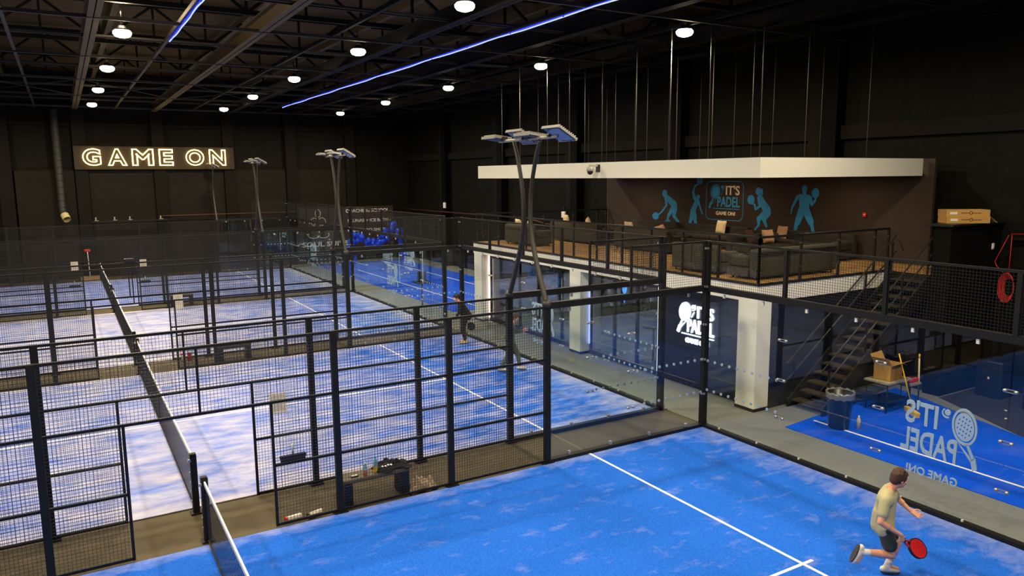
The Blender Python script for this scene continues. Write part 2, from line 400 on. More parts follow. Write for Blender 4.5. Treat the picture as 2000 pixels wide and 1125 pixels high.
def logo(parent, to3, mats, depth=.008, solid=False, holes=False, tagline=True):
    """racket, ball and lettering of the club emblem; local box 1.3 wide, 1.0 high"""
    mr, mi, mp, mg = mats
    rk = MB(); R = -.32
    ring2(rk, .29, .76, .185, .225, .028, to3, depth*1.1, R)
    if solid: rk.add(*flat_shape(ell2(.29, .76, .16, .20, R), to3, depth*.9))
    else: rk.add(*flat_shape(ell2(.29, .76, .135, .175, R), to3, depth*.9))
    rk.add(*flat_shape([(.20, .58), (.23, .56), (.13, .38), (.10, .40)], to3, depth)); rk.add(*flat_shape([(.34, .55), (.37, .57), (.155, .36), (.13, .38)], to3, depth*.95))
    rk.add(*flat_shape([(.09, .42), (.16, .385), (.10, .24), (.03, .27)], to3, depth*1.05))
    rk.build('racket_emblem', mr, parent)
    if holes:
        h = MB()
        for a in range(-2, 3):
            for b in range(-2, 3):
                if abs(a)+abs(b) < 4: h.add(*flat_shape(ell2(.29+a*.045-b*.012, .76+b*.05+a*.014, .009, .011, 0, 8), to3, depth*1.6))
        h.build('racket_holes', 'navy_panel', parent)
    bl = MB(); bl.add(*flat_shape(ell2(.555, .90, .045, .045), to3, depth)); ring2(bl, .565, .89, .078, .078, .018, to3, depth, a0=-PI*.65, a1=PI*.3, n=14)
    bl.add(*flat_shape([(.50, .66), (.52, .65), (.60, .78), (.59, .79)], to3, depth)); bl.build('ball_emblem', mr, parent)
    text_mesh("IT'S", (.70, 1.22, .66, .95), to3, depth, .02, 0, 'lettering', mi, parent)
    text_mesh("PADEL", (.38, 1.24, .30, .61), to3, depth, .02, 0, 'lettering', mp, parent)
    ln = MB(); ln.add(*flat_shape([(.20, .235), (1.24, .235), (1.24, .255), (.20, .255)], to3, depth)); ln.build('underline', mr, parent)
    if tagline: text_mesh("GAME ON!", (.33, 1.08, .05, .165), to3, depth, .03, 0, 'lettering', mg, parent)

def lb(mb, name, m, parent, **k):      # part whose vertices are already local to its thing
    return mb.build(name, m, parent, origin=(0, 0, 0), **k)
# ================================================================== SETTING
G = 1.3523                       # walkway between courts
Y0S = [-10.0, G, 10+2*G, 20+3*G]  # near edge of each court (court = 10 m in Y)
struct('floor', MB().box((-24, -15, -.2), (9.2, 36.6, -.012)), 'concrete_strip')
struct('floor_lobby', MB().box((.14, -15, -.011), (8.9, 36.5, .0)), 'lobby_carpet')
lob = thing('artificial_turf', 'plain bright blue turf strip with one white line beside the staircase', 'turf', (3.2, -3.2, 0))
t = MB(); t.add([(1.42, -9.6, .001), (1.42, -1.0, .001), (6.2, -.45, .001), (5.0, -3.9, .001), (4.6, -9.6, .001), (1.42, -9.6, .012), (1.42, -1.0, .012), (6.2, -.45, .012), (5.0, -3.9, .012), (4.6, -9.6, .012)],
                [(4, 3, 2, 1, 0), (5, 6, 7, 8, 9)]+[(i, (i+1) % 5, (i+1) % 5+5, i+5) for i in range(5)])
t.build('turf_carpet', 'turf_lobby', lob)
MB().box((2.27, -9.6, .010), (2.33, -1.05, .016)).build('white_line', 'white_line', lob)
lob2 = thing('artificial_turf', 'bright blue turf with a white line beyond the cream columns, under the blue balloons', 'turf', (4.3, 25, 0))
MB().box((1.62, 15.4, .001), (7.3, 34.6, .012)).build('turf_carpet', 'turf_lobby', lob2)
l2 = MB().box((3.0, 15.4, .010), (3.06, 34.6, .016)); l2.box((5.9, 17, .010), (5.96, 34.6, .016)); l2.build('white_line', 'white_line', lob2)
md = MB(); mp_ = [(5.03, -3.9), (6.3, -1.5), (8.5, -1.5), (8.5, -9.8), (4.65, -9.8)]; md.add([(x, y, .001) for x, y in mp_]+[(x, y, .009) for x, y in mp_], [(0, 1, 2, 3, 4), (9, 8, 7, 6, 5)]+[(i, (i+1) % 5, (i+1) % 5+5, i+5) for i in range(5)]); m_ = md.build('rubber_mat', 'dark_mat', origin=(6, -5, 0)); tag(m_, 'dark scuffed rubber matting beyond the blue turf strip', 'mat')

# walls
struct('wall_back', MB().box((8.6, -15, -.2), (8.9, 36.3, 11.4)), 'block_wall_x')
struct('wall_far', MB().box((-24, 36, -.2), (8.6, 36.3, 11.4)), 'block_wall_y')
struct('wall_left', MB().box((-24.3, -15, -.2), (-24, 36.3, 11.4)), 'paint_black_wall')
struct('wall_near', MB().box((-24.3, -15.3, -.2), (8.9, -15, 11.4)), 'paint_black_wall')
k = 1
for y in (-3.2, 3.2, 9.7, 16.2, 22.9, 29.6):
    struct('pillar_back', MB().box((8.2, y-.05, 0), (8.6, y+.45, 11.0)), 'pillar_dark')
    struct('pillar_back', MB().box((8.32, y+.45, 0), (8.6, y+1.0, 11.0)), 'pillar_black')
for x0 in (-14.2, -10.75, -6.9, -3.15, .45, 4.2):
    struct('pillar_far', MB().box((x0, 35.62, 0), (x0+.62, 36, 9.2)), 'pillar_black')
struct('trim_1', MB().box((8.42, -15, 6.35), (8.6, 36, 6.75)), 'pillar_black')
struct('trim_2', MB().box((-10.75, 35.5, 5.88), (-2.6, 35.98, 7.12)), 'panel_brown')
struct('trim_3', MB().box((-24, 35.8, 8.2), (8.4, 36, 8.35)), 'pillar_black')
for i, (x0, x1) in enumerate(((-10.1, -6.92), (-6.26, -3.18), (-13.5, -10.8), (-2.5, .42), (1.1, 4.18))):
    struct('door_%d' % (i+1), MB().box((x0, 35.8, 0), (x1, 35.93, 5.85)), 'roller_shutter')
# roof: deck, trusses, beams, purlins
struct('ceiling', MB().box((-24.3, -15.3, 11.0), (8.9, 36.3, 11.15)), 'roof_deck')
ZB = 9.05
for i, x in enumerate((-18.2, -14.3, -10.5, -6.68, -2.83, .6, 4.5)):
    mb = MB(); mb.box((x-.14, -15, ZB), (x+.14, 35.9, ZB+.02)); mb.box((x-.012, -15, ZB), (x+.012, 35.9, ZB+.42)); mb.box((x-.14, -15, ZB+.40), (x+.14, 35.9, ZB+.42))
    struct('roof_beam', mb, 'beam_warm_lit' if i < 4 else 'beam_unlit')  # gold light on the left beams and shade on the right put into colour
for i, x in enumerate((-16.2, -12.3, -8.64, -4.88, -1.1, 2.5, 6.4)):
    struct('roof_beam', MB().box((x-.04, -15, ZB+.03), (x+.04, 35.9, ZB+.13)), 'steel_purlin' if i < 3 else 'beam_unlit')  # left thin beams coloured lighter as if lit, the rest as if in shade
for y in (-10, -3.6, 2.75, 9.1, 15.45, 21.6, 27.9, 34.2):
    mb = MB(); mb.box((-24, y-.04, ZB-.02), (8.6, y+.04, ZB+.06)); struct('roof_purlin', mb, 'steel_purlin')
    # lattice truss above each purlin
    tr = MB(); tr.box((-24, y+.5, ZB+.5), (8.6, y+.62, ZB+.62)); tr.box((-24, y+.5, 10.75), (8.6, y+.62, 10.9))
    x = -24.0; s = 0
    while x < 8:
        tr.bar((x, y+.56, ZB+.56), (x, y+.56, 10.8), .035); tr.bar((x, y+.56, ZB+.56) if s else (x, y+.56, 10.8), (x+1.55, y+.56, 10.8) if s else (x+1.55, y+.56, ZB+.56), .04)
        x += 1.55; s = 1-s
    struct('roof_truss', tr, 'truss_dark')
for y in (-1, 5.9, 12.3, 18.5, 24.8, 31):
    for dy in (0, .22):
        struct('roof_rail', MB().box((-24, y+dy-.02, ZB+.1), (8.6, y+dy+.02, ZB+.15)), 'steel_purlin')
for x in (-13.5, -9.6, -5.7, -1.8, 2.0):
    struct('roof_joist', MB().box((x-.09, -15, 10.5), (x+.09, 36, 10.72)), 'beam_warm_lit')
for (x0, x1) in ((-14.3, -10.5), (-10.5, -6.68), (-6.68, -2.83)):
    mb = MB(); mb.bar((x0, 21.6, ZB), (x1, 27.9, ZB), .016, 6); mb.bar((x1, 21.6, ZB), (x0, 27.9, ZB), .016, 6); struct('roof_bracing', mb, 'steel_purlin')

# ------------------------------------------------------------------ ceiling fixtures
hb = thing('ceiling_light', 'warm white high bay lamp hanging from the black roof steel', 'ceiling light', (0, 0, LAMP_Z), group='high bay lamps under the roof')
f = MB(); f.lathe((0, 0, 0), [(.02, .1), (.08, .1), (.1, .05), (.17, .03), (.18, .0), (.17, -.01)], 24); lb(f, 'housing', 'black_plastic', hb)
f = MB(); f.lathe((0, 0, -.01), [(.18, 0), (.215, -.04), (.21, -.09), (.17, -.14), (.09, -.17), (.001, -.18)], 24); lb(f, 'lens', 'lamp_lens', hb)
f = MB(); f.bar((0, 0, .15), (0, 0, .55), .012, 6); f.box((-.02, -.14, .16), (.02, .14, .19)); lb(f, 'hanger', 'black_plastic', hb)
ROWN = {2.45: 'over the lobby edge', -3.8: 'over the court service boxes', -9.85: 'over the nets', -16.1: 'over the far half'}
COLN = {-10.4: 'behind the viewer', -3.5: 'above the front court', 3.45: 'above the second court', 10.15: 'above the second walkway', 17.1: 'above the third court', 24.05: 'above the last walkway', 31.0: 'above the last court'}
first = True
for (x, y) in LAMPS:
    if x < -12 or y < 3: 
        if not (x > -12 and y > -4): continue
    o = hb if first else dup(hb); first = False
    o.location = (x, y, LAMP_Z); o['label'] = 'round warm white high bay lamp %s, %s' % (COLN[y], ROWN[x])
def ledline(name, x, ya, yb, label):
    t = thing(name, label, 'LED strip light', (x, (ya+yb)/2, ZB-.03))
    pts = []; n = int(abs(yb-ya)/.6)
    for i in range(n+1):
        y = ya+(yb-ya)*i/n; pts.append((x+.012*math.sin(i*1.7), y, ZB-.05+.012*math.sin(i*.9+1)))
    MB().box((x-.03, ya, ZB-.03), (x+.03, yb, ZB-.015)).build('halo_strip', 'led_halo', t)  # added glowing strip that imitates the blue halo around the tube
    MB().tube(pts, .015, 6).build('light_tube', 'led_blue', t)
    c = MB()
    for i in range(0, n, 4): c.cbox((x, ya+(yb-ya)*i/n, ZB-.02), (.05, .03, .07))
    c.build('clips', 'black_plastic', t)
ledline('led_strip', -1.12, -6, 29.6, 'long glowing blue LED strip running under the dark roof beams')
ledline('led_strip', -8.62, -6, 11.4, 'short glowing blue LED strip near the sign wall side of the roof')

# ------------------------------------------------------------------ far wall: neon sign, duct, pipe, banner
sg = thing('neon_sign', 'glowing warm white outline neon sign reading GAME ON on the far wall', 'sign', (-6.6, 35.4, 5.9))
def far3(x, z, d): return (x, 35.40-d, z)
for ch, a_, b2 in (('G', -10.36, -9.47), ('A', -9.17, -8.21), ('M', -7.98, -6.88), ('E', -6.62, -5.88), ('O', -5.24, -4.25), ('N', -3.98, -3.07)):
    text_mesh(ch, (a_, b2, 6.08, 7.0), far3, .02, .03, .024, 'letter_tubes', 'neon_warm', sg, res=4)
b = MB()
for x in (-9.9, -8.6, -7.4, -6.3, -4.6, -3.4): b.box((x-.02, 35.41, 6.3), (x+.02, 35.5, 6.34)); 
b.build('standoffs', 'black_plastic', sg)
dc = thing('air_duct', 'dark spiral duct running down the far wall with an open end', 'duct', (-11.5, 35.3, 3.3))
d_ = MB(); d_.tube([(-11.5, 35.4, 9.0), (-11.5, 35.4, 3.9), (-11.47, 35.25, 3.6), (-11.4, 35.05, 3.42)], .2, 20, caps=False)
for z in [3.9+.35*i for i in range(15)]: d_.tube([(-11.5, 35.4, z), (-11.5, 35.4, z+.03)], .212, 20)
[d_.box((-11.53, 35.4, z), (-11.47, 35.99, z+.04)) for z in (4.3, 7.5)]
d_.build('duct_pipe', 'duct_grey', dc)
e_ = MB(); e_.tube([(-11.42, 35.1, 3.5), (-11.32, 34.85, 3.27)], .2, 20, caps=False); e_.tube([(-11.42, 35.1, 3.5), (-11.32, 34.85, 3.27)], .185, 20, caps=False); e_.build('duct_mouth', 'duct_inside', dc)
op = MB(); op.tube([(-6.65, 35.55, 3.1), (-6.65, 35.55, 3.28), (8.1, 35.55, 3.28)], .022, 8); o = op.build('cable_pipe', 'orange_pipe', origin=(0, 35.55, 3.28)); tag(o, 'thin rust red pipe running along the far wall above the last court fence', 'pipe')
op = MB(); [op.box((8.1, y, 3.22), (8.599, y+.03, 3.26)) for y in (21, 27, 33)]; op.tube([(8.1, 35.3, 3.25), (8.12, 20, 3.28), (8.12, 18.5, 3.1), (8.12, 13.8, 3.12)], .03, 8); o = op.build('cable_pipe', 'orange_pipe', origin=(8.1, 25, 3.25)); tag(o, 'thin rust red pipe along the back wall left of the lounge', 'pipe')
bn = thing('wall_banner', 'dark wall banner with white figure emblem and SOUL SUITES lettering', 'banner', (4.2, 35.45, 2.3))
MB().box((.95, 35.46, .4), (7.2, 35.5, 3.5)).build('backing', 'mural_brown', bn)
def ban3(x, z, d): return (x, 35.45-d, z)
text_mesh("SOUL SUITES", (1.15, 4.35, 1.05, 1.35), ban3, .01, .02, 0, 'lettering', 'label_white', bn)
text_mesh("COACHING SCHOOL", (4.0, 6.9, 3.12, 3.34), ban3, .01, .02, 0, 'lettering', 'label_white', bn)
text_mesh("SAUNAS + ICE BATHS", (4.1, 7.0, 2.5, 2.7), ban3, .01, .02, 0, 'lettering', 'label_white', bn)
text_mesh("PADEL  PRO SHOP", (4.1, 6.6, 1.9, 2.08), ban3, .01, .02, 0, 'lettering', 'label_white', bn)
em = MB(); cx = 2.2
ring2(em, cx, 3.12, .18, .26, .035, ban3, .012); ring2(em, cx-.24, 2.62, .24, .25, .035, ban3, .012, a0=.2, a1=PI*1.55); ring2(em, cx+.24, 2.62, .24, .25, .035, ban3, .012, a0=-PI*.55, a1=PI*.8)
em.add(*flat_shape(cap2(cx-.3, 2.1, .02, cx, 2.32, .02), ban3, .012)); em.add(*flat_shape(cap2(cx+.3, 2.1, .02, cx, 2.32, .02), ban3, .012))
ring2(em, cx-.3, 1.78, .38, .2, .035, ban3, .012, a0=PI*.8, a1=PI*2.0); ring2(em, cx+.3, 1.78, .38, .2, .035, ban3, .012, a0=PI, a1=PI*2.2)
em.build('figure_emblem', 'label_white', bn)

# ================================================================== COURTS
TURFS = ['turf_front', 'turf_second', 'turf_third', 'turf_last']
CN = ['front court', 'second court', 'third court', 'last court beside the sign wall']
TL = ['clean deep blue court turf of the front court with the running player', 'sandy blue court turf of the second court with two people standing on it', 'very sandy pale blue court turf of the third court, one from the sign wall', 'sandy blue court turf of the last court below the sign wall']
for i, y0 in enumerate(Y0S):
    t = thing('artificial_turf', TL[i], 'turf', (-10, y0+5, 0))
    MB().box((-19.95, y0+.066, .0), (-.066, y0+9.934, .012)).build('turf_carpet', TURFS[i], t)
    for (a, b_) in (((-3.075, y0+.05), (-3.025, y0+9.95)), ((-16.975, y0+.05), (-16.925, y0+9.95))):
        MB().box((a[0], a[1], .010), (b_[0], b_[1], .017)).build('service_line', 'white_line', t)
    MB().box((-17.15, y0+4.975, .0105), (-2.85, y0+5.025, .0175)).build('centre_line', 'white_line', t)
# sand swept against the front court's glass, as worn patches
def sandpatch(): pass

def wire_grid(mb, axis, c, a0, a1, z0, z1, step=.05, h=.0023):
    """welded wire mesh in the plane axis=c, spanning a0..a1 and z0..z1"""
    n = max(1, round((a1-a0)/step)); m = max(1, round((z1-z0)/step))
    def seg(p, q, ax):
        # 4-sided wire without end caps
        o1, o2 = [(1, 2), (0, 2), (0, 1)][ax]
        vs = []
        for e in (p, q):
            for (s1, s2) in ((-h, -h), (h, -h), (h, h), (-h, h)):
                v = list(e); v[o1] += s1; v[o2] += s2; vs.append(v)
        mb.add(vs, [(0, 1, 5, 4), (1, 2, 6, 5), (2, 3, 7, 6), (3, 0, 4, 7)])
    ia = 0 if axis == 'y' else 1
    for i in range(n+1):
        a = a0+(a1-a0)*i/n; p = [a, c] if axis == 'y' else [c, a]; seg((*p, z0), (*p, z1), 2)
    for j in range(m+1):
        z = z0+(z1-z0)*j/m
        p = (a0, c, z) if axis == 'y' else (c, a0, z); q = (a1, c, z) if axis == 'y' else (c, a1, z); seg(p, q, ia)

def bolts(mb, pts, ax):
    for p in pts:
        d = (.014, .05, .014) if ax == 'y' else (.05, .014, .014)
        mb.cbox(p, d)
def make_side_fence():
    r = thing('side_fence', 'x', 'court fence', (0, 0, 0))
    def part(mb, name, m): return lb(mb, name, m, r)
    for x in (-4, -6, -8, -12, -14, -16):
        w = .06 if x == -4 else .05
        p = MB().box((x-w, -.04, .02), (x+w, .04, 3.0)); p.box((x-.11, -.09, .0), (x+.11, .09, .022))
        pp = part(p, 'post', 'black_steel')
        bl = MB(); bolts(bl, [(x+.03, 0, z) for z in (.35, .8, 1.3, 1.8, 2.3, 2.8)], 'y')
        for dx in (-.085, .085):
            bl.cbox((x+dx, .06, .03), (.03, .03, .02))
        lb(bl, 'bolts', 'galvanised', pp)
    # glass bays
    top = MB().box((-4, -.045, 2.95), (0, .045, 3.07)); part(top, 'top_rail', 'black_steel')
    ft = MB().box((-4, -.06, .0), (0, .06, .075)); part(ft, 'bottom_channel', 'black_steel')
    for x in (0, -2):
        g = MB().box((x-1.993, -.006, .075), (x-.007, .006, 2.95)); gp = part(g, 'glass_panel', 'court_glass')
        if x == 0:
            for z in (.75, 1.5, 2.26):
                cl = MB().cbox((-2, 0, z+.018), (.16, .02, .01)); cl.cbox((-2, 0, z-.018), (.16, .02, .01))
                for dx in (-.07, .07): cl.tube([(-2+dx, -.02, z), (-2+dx, .02, z)], .024, 10)
                lb(cl, 'seam_clamp', 'galvanised', gp)
            dt = MB()
            for z in (.77, 1.48):
                for k in range(10):
                    dt.add(*flat_shape(ell2(-.08-.195*k, z, .03, .03, 0, 10), lambda a, b, d: (a, d, b), .016))
            lb(dt, 'marker_dots', 'frosted_decal', gp)
    hk = MB()
    for x in (-.5, -1.5, -2.5, -3.5): hk.cbox((x, 0, 2.9), (.045, .04, .07)); hk.cbox((x, 0, .11), (.05, .05, .07))
    part(hk, 'glass_brackets', 'galvanised')
    # upper mesh over the first glass bay
    up_ = MB(); up_.box((-2.03, -.02, 3.96), (0, .02, 4.0)); up_.box((-2.05, -.02, 3.07), (-2.01, .02, 4.0)); part(up_, 'upper_frame', 'black_steel')
    mm = MB(); wire_grid(mm, 'y', 0, -2.03, -.03, 3.08, 3.98); part(mm, 'mesh_panel', 'wire_black')
    # mesh bays
    for (xa, xb) in ((-6, -4), (-8, -6), (-9, -8), (-12, -11), (-14, -12), (-16, -14)):
        for z in (.045, 1.0, 2.0, 2.98): part(MB().box((xa, -.02, z-.02), (xb, .02, z+.02)), 'rail', 'black_steel')
        mm = MB(); wire_grid(mm, 'y', -.024, xa, xb, .07, 2.97); part(mm, 'mesh_panel', 'wire_black')
    g = MB().box((-9.02, -.02, .02), (-8.98, .02, 2.0)); part(g, 'gate_post', 'black_steel')
    g = MB().box((-11.02, -.02, .02), (-10.98, .02, 2.0)); part(g, 'gate_post', 'black_steel')
    h = MB().box((-11, -.02, 1.98), (-9, .02, 2.02)); h.box((-11, -.02, 2.96), (-9, .02, 3.0)); h.box((-10.015, -.018, 2.02), (-9.985, .018, 2.96)); part(h, 'header_frame', 'black_steel')
    mm = MB(); wire_grid(mm, 'y', -.024, -11, -9, 2.02, 2.96); part(mm, 'mesh_panel', 'wire_black')
    return r
SF = make_side_fence()
SIDE = [(0, 'steel and glass side fence of the front court, along the bench walkway'), (G, 'steel mesh and glass side fence of the second court, behind the black bench'),
        (10+G, 'mesh side fence on the far side of the second court'), (10+2*G, 'mesh side fence of the third court behind the low bench'),
        (20+2*G, 'mesh side fence on the far side of the third court'), (20+3*G, 'mesh side fence of the last court, next to the last walkway'), (30+3*G, 'mesh side fence of the last court in front of the sign wall')]
for i, (y, lab) in enumerate(SIDE):
    if i == 0: SF.location = (0, y, 0); SF['label'] = lab
    else: dup(SF, (0, y, 0), lab)

def make_end_wall():
    r = thing('end_wall', 'x', 'glass court wall', (0, 0, 0))
    def part(mb, name, m): return lb(mb, name, m, r)
    for y in (0, 10):
        p = MB().box((-.06, y-.06, .0), (.06, y+.06, 4.0)); p.box((-.06, y-.09, 3.0), (.02, y+.09, 3.98)); pp = part(p, 'corner_post', 'black_steel')
        bl = MB()
        for z in (.75, 1.5, 2.25, 3.05, 3.85):
            bl.cbox((-.07, y+(.09 if y == 0 else -.09), z), (.03, .03, .04)); bl.cbox((-.1, y+(.05 if y == 0 else -.05), z), (.03, .03, .04))
        bl.cbox((.1, y, .06), (.1, .02, .12)); bl.cbox((.1, y, .012), (.16, .12, .02)); lb(bl, 'bolts', 'galvanised', pp)
    t_ = MB().box((-.045, .06, 2.95), (.045, 9.94, 3.07)); part(t_, 'top_rail', 'black_steel')
    b_ = MB().box((-.06, .06, 0), (.06, 9.94, .075)); part(b_, 'bottom_channel', 'black_steel')
    u_ = MB().box((-.02, .06, 3.96), (.02, 9.94, 4.0)); part(u_, 'upper_rail', 'black_steel')
    for y in (2, 4, 6, 8):
        p = MB().box((-.035, y-.035, 3.07), (.035, y+.035, 3.96)); part(p, 'upper_post', 'black_steel')
    for k in range(5):
        g = MB().box((-.006, 2*k+.007, .075), (.006, 2*k+1.993, 2.95)); gp = part(g, 'glass_panel', 'court_glass')
        if k < 4:
            for z in (.74, 1.48, 2.25):
                cl = MB().cbox((0, 2*k+2, z+.021), (.02, .17, .01)); cl.cbox((0, 2*k+2, z-.021), (.02, .17, .01))
                for dy in (-.075, .075): cl.tube([(-.02, 2*k+2+dy, z), (.02, 2*k+2+dy, z)], .027, 10)
                lb(cl, 'seam_clamp', 'galvanised', gp)
        if k != 2:
            dt = MB(); zs = (.83, 1.46)
            for z in zs:
                for j in range(10):
                    dt.add(*flat_shape(ell2(2*k+.1+.2*j, z, .03, .03, 0, 10), lambda a, b, d: (d, a, b), .016))
            if k in (0, 4): lb(dt, 'marker_dots', 'frosted_decal', gp)
            if k == 2: pass
        mm = MB(); wire_grid(mm, 'x', 0, 2*k+.05, 2*k+1.95, 3.08, 3.96); part(mm, 'mesh_panel', 'wire_black')
    hk = MB()
    for k in range(10): hk.cbox((0, .5+k, 2.89), (.035, .045, .07)); hk.cbox((-.02, .5+k, .09), (.03, .03, .035))
    part(hk, 'glass_brackets', 'bolt_white')
    # emblem read from the lobby side, so mirrored from inside the court
    def dec3(x, z, d): return (.0+d, 4.30+x, .50+z*1.34)
    pan = [c for c in r.children if c.name.startswith('glass_panel')][2]
    h0 = len(bpy.data.objects)
    decal(pan, dec3)
    return r
def decal(parent, to3):
    def t3(x, z, d): return to3(x, z, d)
    rk = MB(); R = -.32
    ring2(rk, .29, .78, .185, .215, .03, t3, .016, R)
    # racket face with drilled holes: rows of a disc cut between the holes
    rk.add(*flat_shape([(.22, .60), (.25, .58), (.14, .42), (.11, .44)], t3, .016)); rk.add(*flat_shape([(.35, .57), (.38, .59), (.165, .40), (.14, .42)], t3, .016)); rk.add(*flat_shape([(.10, .46), (.17, .43), (.13, .30), (.06, .33)], t3, .016))
    rk.add(*flat_shape(ell2(.29, .78, .14, .165, R), t3, .0145)); lb(rk, 'racket_emblem', 'frosted_decal', parent)
    h = MB()
    for a in range(-2, 3):
        for b in range(-2, 3):
            if abs(a)+abs(b) < 4: h.add(*flat_shape(ell2(.29+a*.045-b*.012, .78+b*.05+a*.014, .010, .010, 0, 8), t3, .018))
    lb(h, 'racket_holes', 'turf_lobby', parent)
    bl = MB(); bl.add(*flat_shape(ell2(.555, .90, .045, .035), t3, .016)); ring2(bl, .565, .89, .078, .06, .018, t3, .016, a0=-PI*.65, a1=PI*.3, n=14); lb(bl, 'ball_emblem', 'frosted_decal', parent)
    for txt, rect, bold in (("IT'S", (.70, 1.22, .66, .95), .02), ("PADEL", (.38, 1.27, .32, .60), .02), ("GAME ON!", (.33, 1.15, .05, .15), .02)):
        o = text_mesh(txt, rect, t3, .016, bold, 0, 'lettering', 'frosted_decal', None); o.parent = parent
EW = make_end_wall()
# the emblem sits .. metres along each wall (same spot on every court, mirrored in Y for the lettering)
ENDL = ['glass end wall of the front court with the large mirrored emblem', 'glass end wall of the second court, in front of the cream columns', 'glass end wall of the third court', 'glass end wall of the last court, in front of the SOUL SUITES banner']
for i, y0 in enumerate(Y0S):
    if i == 0: EW.location = (0, y0, 0); EW['label'] = ENDL[0]
    else: dup(EW, (0, y0, 0), ENDL[i])

# nets
def make_net():
    r = thing('padel_net', 'x', 'net', (0, 0, 0))
    for y in (-.12, 10.12):
        p = MB().box((-.05, y-.05, 0), (.05, y+.05, .98)); p.box((-.045, y-.045, .98), (.045, y+.045, 1.0)); p.box((-.09, y-.09, 0), (.09, y+.09, .015)); pp = lb(p, 'post', 'black_steel', r)
        bl = MB()
        for z in (.2, .36, .52, .68): bl.cbox((-.055, y+.02, z), (.012, .02, .02))
        bl.cbox((-.06, y-.04, .9), (.04, .04, .04)); lb(bl, 'bolts', 'galvanised', pp)
    def zt(y): return .90+.04*((y-5)/5)**2
    n = MB(); h = .0016; N = 230
    for i in range(N+1):
        y = -.07+10.14*i/N; n.add([(-h, y-h, .02), (h, y-h, .02), (h, y+h, .02), (-h, y+h, .02), (-h, y-h, zt(y)), (h, y-h, zt(y)), (h, y+h, zt(y)), (-h, y+h, zt(y))], [(0, 1, 5, 4), (1, 2, 6, 5), (2, 3, 7, 6), (3, 0, 4, 7)])
    for j in range(21):
        f_ = j/21; pts = [(0, -.07+10.14*i/12, .02+(zt(-.07+10.14*i/12)-.02)*f_) for i in range(13)]; n.tube(pts, h, 4)
    lb(n, 'net_mesh', 'net_black', r)
    b = MB()
    for i in range(12):
        ya = -.07+10.14*i/12; yb = -.07+10.14*(i+1)/12
        b.add([(-.012, ya, zt(ya)-.06), (.012, ya, zt(ya)-.06), (.012, ya, zt(ya)), (-.012, ya, zt(ya)), (-.012, yb, zt(yb)-.06), (.012, yb, zt(yb)-.06), (.012, yb, zt(yb)), (-.012, yb, zt(yb))],
              [(0, 1, 2, 3), (7, 6, 5, 4), (0, 4, 5, 1), (1, 5, 6, 2), (2, 6, 7, 3), (3, 7, 4, 0)])
    lb(b, 'white_band', 'white_line', r)
    s_ = MB().box((-.012, 4.97, .02), (.012, 5.03, .91)); lb(s_, 'centre_strap', 'net_black', r)
    f_ = MB().tube([(0, -.07, .02), (0, 10.07, .02)], .012, 6); lb(f_, 'bottom_cord', 'concrete_strip', r)
    return r
NET = make_net()
for i, y0 in enumerate(Y0S):
    lab = 'black net with white top band across the %s' % CN[i]
    if i == 0: NET.location = (-10, y0, 0); NET['label'] = lab
    else: dup(NET, (-10, y0, 0), lab)

# floodlight masts on the fence posts
def make_mast(s, tilt):
    """s=+1: serves the court towards +Y; pole bows towards -Y first, then back"""
    r = thing('floodlight_mast', 'x', 'light mast', (0, 0, 0))
    pts = [(0, 0, 3.0), (0, -.05*s, 3.12), (0, -.36*s, 3.8), (0, -.55*s, 4.45), (0, -.52*s, 5.1), (0, -.37*s, 5.65), (0, -.22*s, 6.0)]
    # smooth
    P = []
    for i in range(len(pts)-1):
        for k in range(4):
            t = k/4; p0 = Vector(pts[max(i-1, 0)]); p1 = Vector(pts[i]); p2 = Vector(pts[i+1]); p3 = Vector(pts[min(i+2, len(pts)-1)])
            P.append(.5*((2*p1)+(-p0+p2)*t+(2*p0-5*p1+4*p2-p3)*t*t+(-p0+3*p1-3*p2+p3)*t*t*t))
    P.append(Vector(pts[-1]))
    lb(MB().tube(P, [.052-.018*i/(len(P)-1) for i in range(len(P))], 12), 'pole', 'mast_grey', r)
    lb(MB().ball((0, 0, 3.04), .085, 12, 8), 'pole_foot', 'mast_grey', r)
    ct = pts[-1][1]
    lb(MB().tube([(0, ct-.55, 6.03), (0, ct+.55, 6.03)], .028, 8), 'crossbar', 'lamp_alu', r)
    for dy in (-.62, .62):
        a = tilt
        rm = Matrix.Rotation(a, 3, 'Y')
        cc = Vector((0, ct+dy, 6.09))
        h = MB(); hh = MB()
        def put(mb, c_, d_):
            t2 = MB().cbox(c_, d_); mb.add([cc+rm @ Vector(v) for v in t2.v], t2.f)
        put(h, (0, 0, .0), (.42, .50, .035))
        for k in range(9): put(h, (-.18+.045*k, 0, .03), (.008, .46, .03))
        put(h, (-.215, 0, -.01), (.02, .52, .05)); put(h, (.215, 0, -.01), (.02, .52, .05))
        hp = lb(h, 'lamp_head', 'lamp_alu', r)
        put(hh, (0, 0, -.03), (.36, .44, .014)); lb(hh, 'lens', 'lamp_lens_off', hp)
        j = MB(); put(j, (0, -math.copysign(.27, dy), -.02), (.1, .06, .09)); lb(j, 'bracket', 'black_plastic', hp)
    return r
MA = make_mast(-1, .52); MBs = make_mast(1, .12)
MASTS = [(-1, 0, 'grey floodlight mast curving up from the front court fence, lamp heads tilted'), (1, G, 'grey floodlight mast on the second court fence, crossing the front one'),
         (-1, 10+G, 'curved floodlight mast at the far side of the second court'), (1, 10+2*G, 'curved floodlight mast on the near fence of the third court'),
         (-1, 20+2*G, 'slim floodlight mast at the far side of the third court'), (1, 20+3*G, 'slim floodlight mast on the near fence of the last court'), (-1, 30+3*G, 'distant floodlight mast in front of the neon sign')]
seen = {}
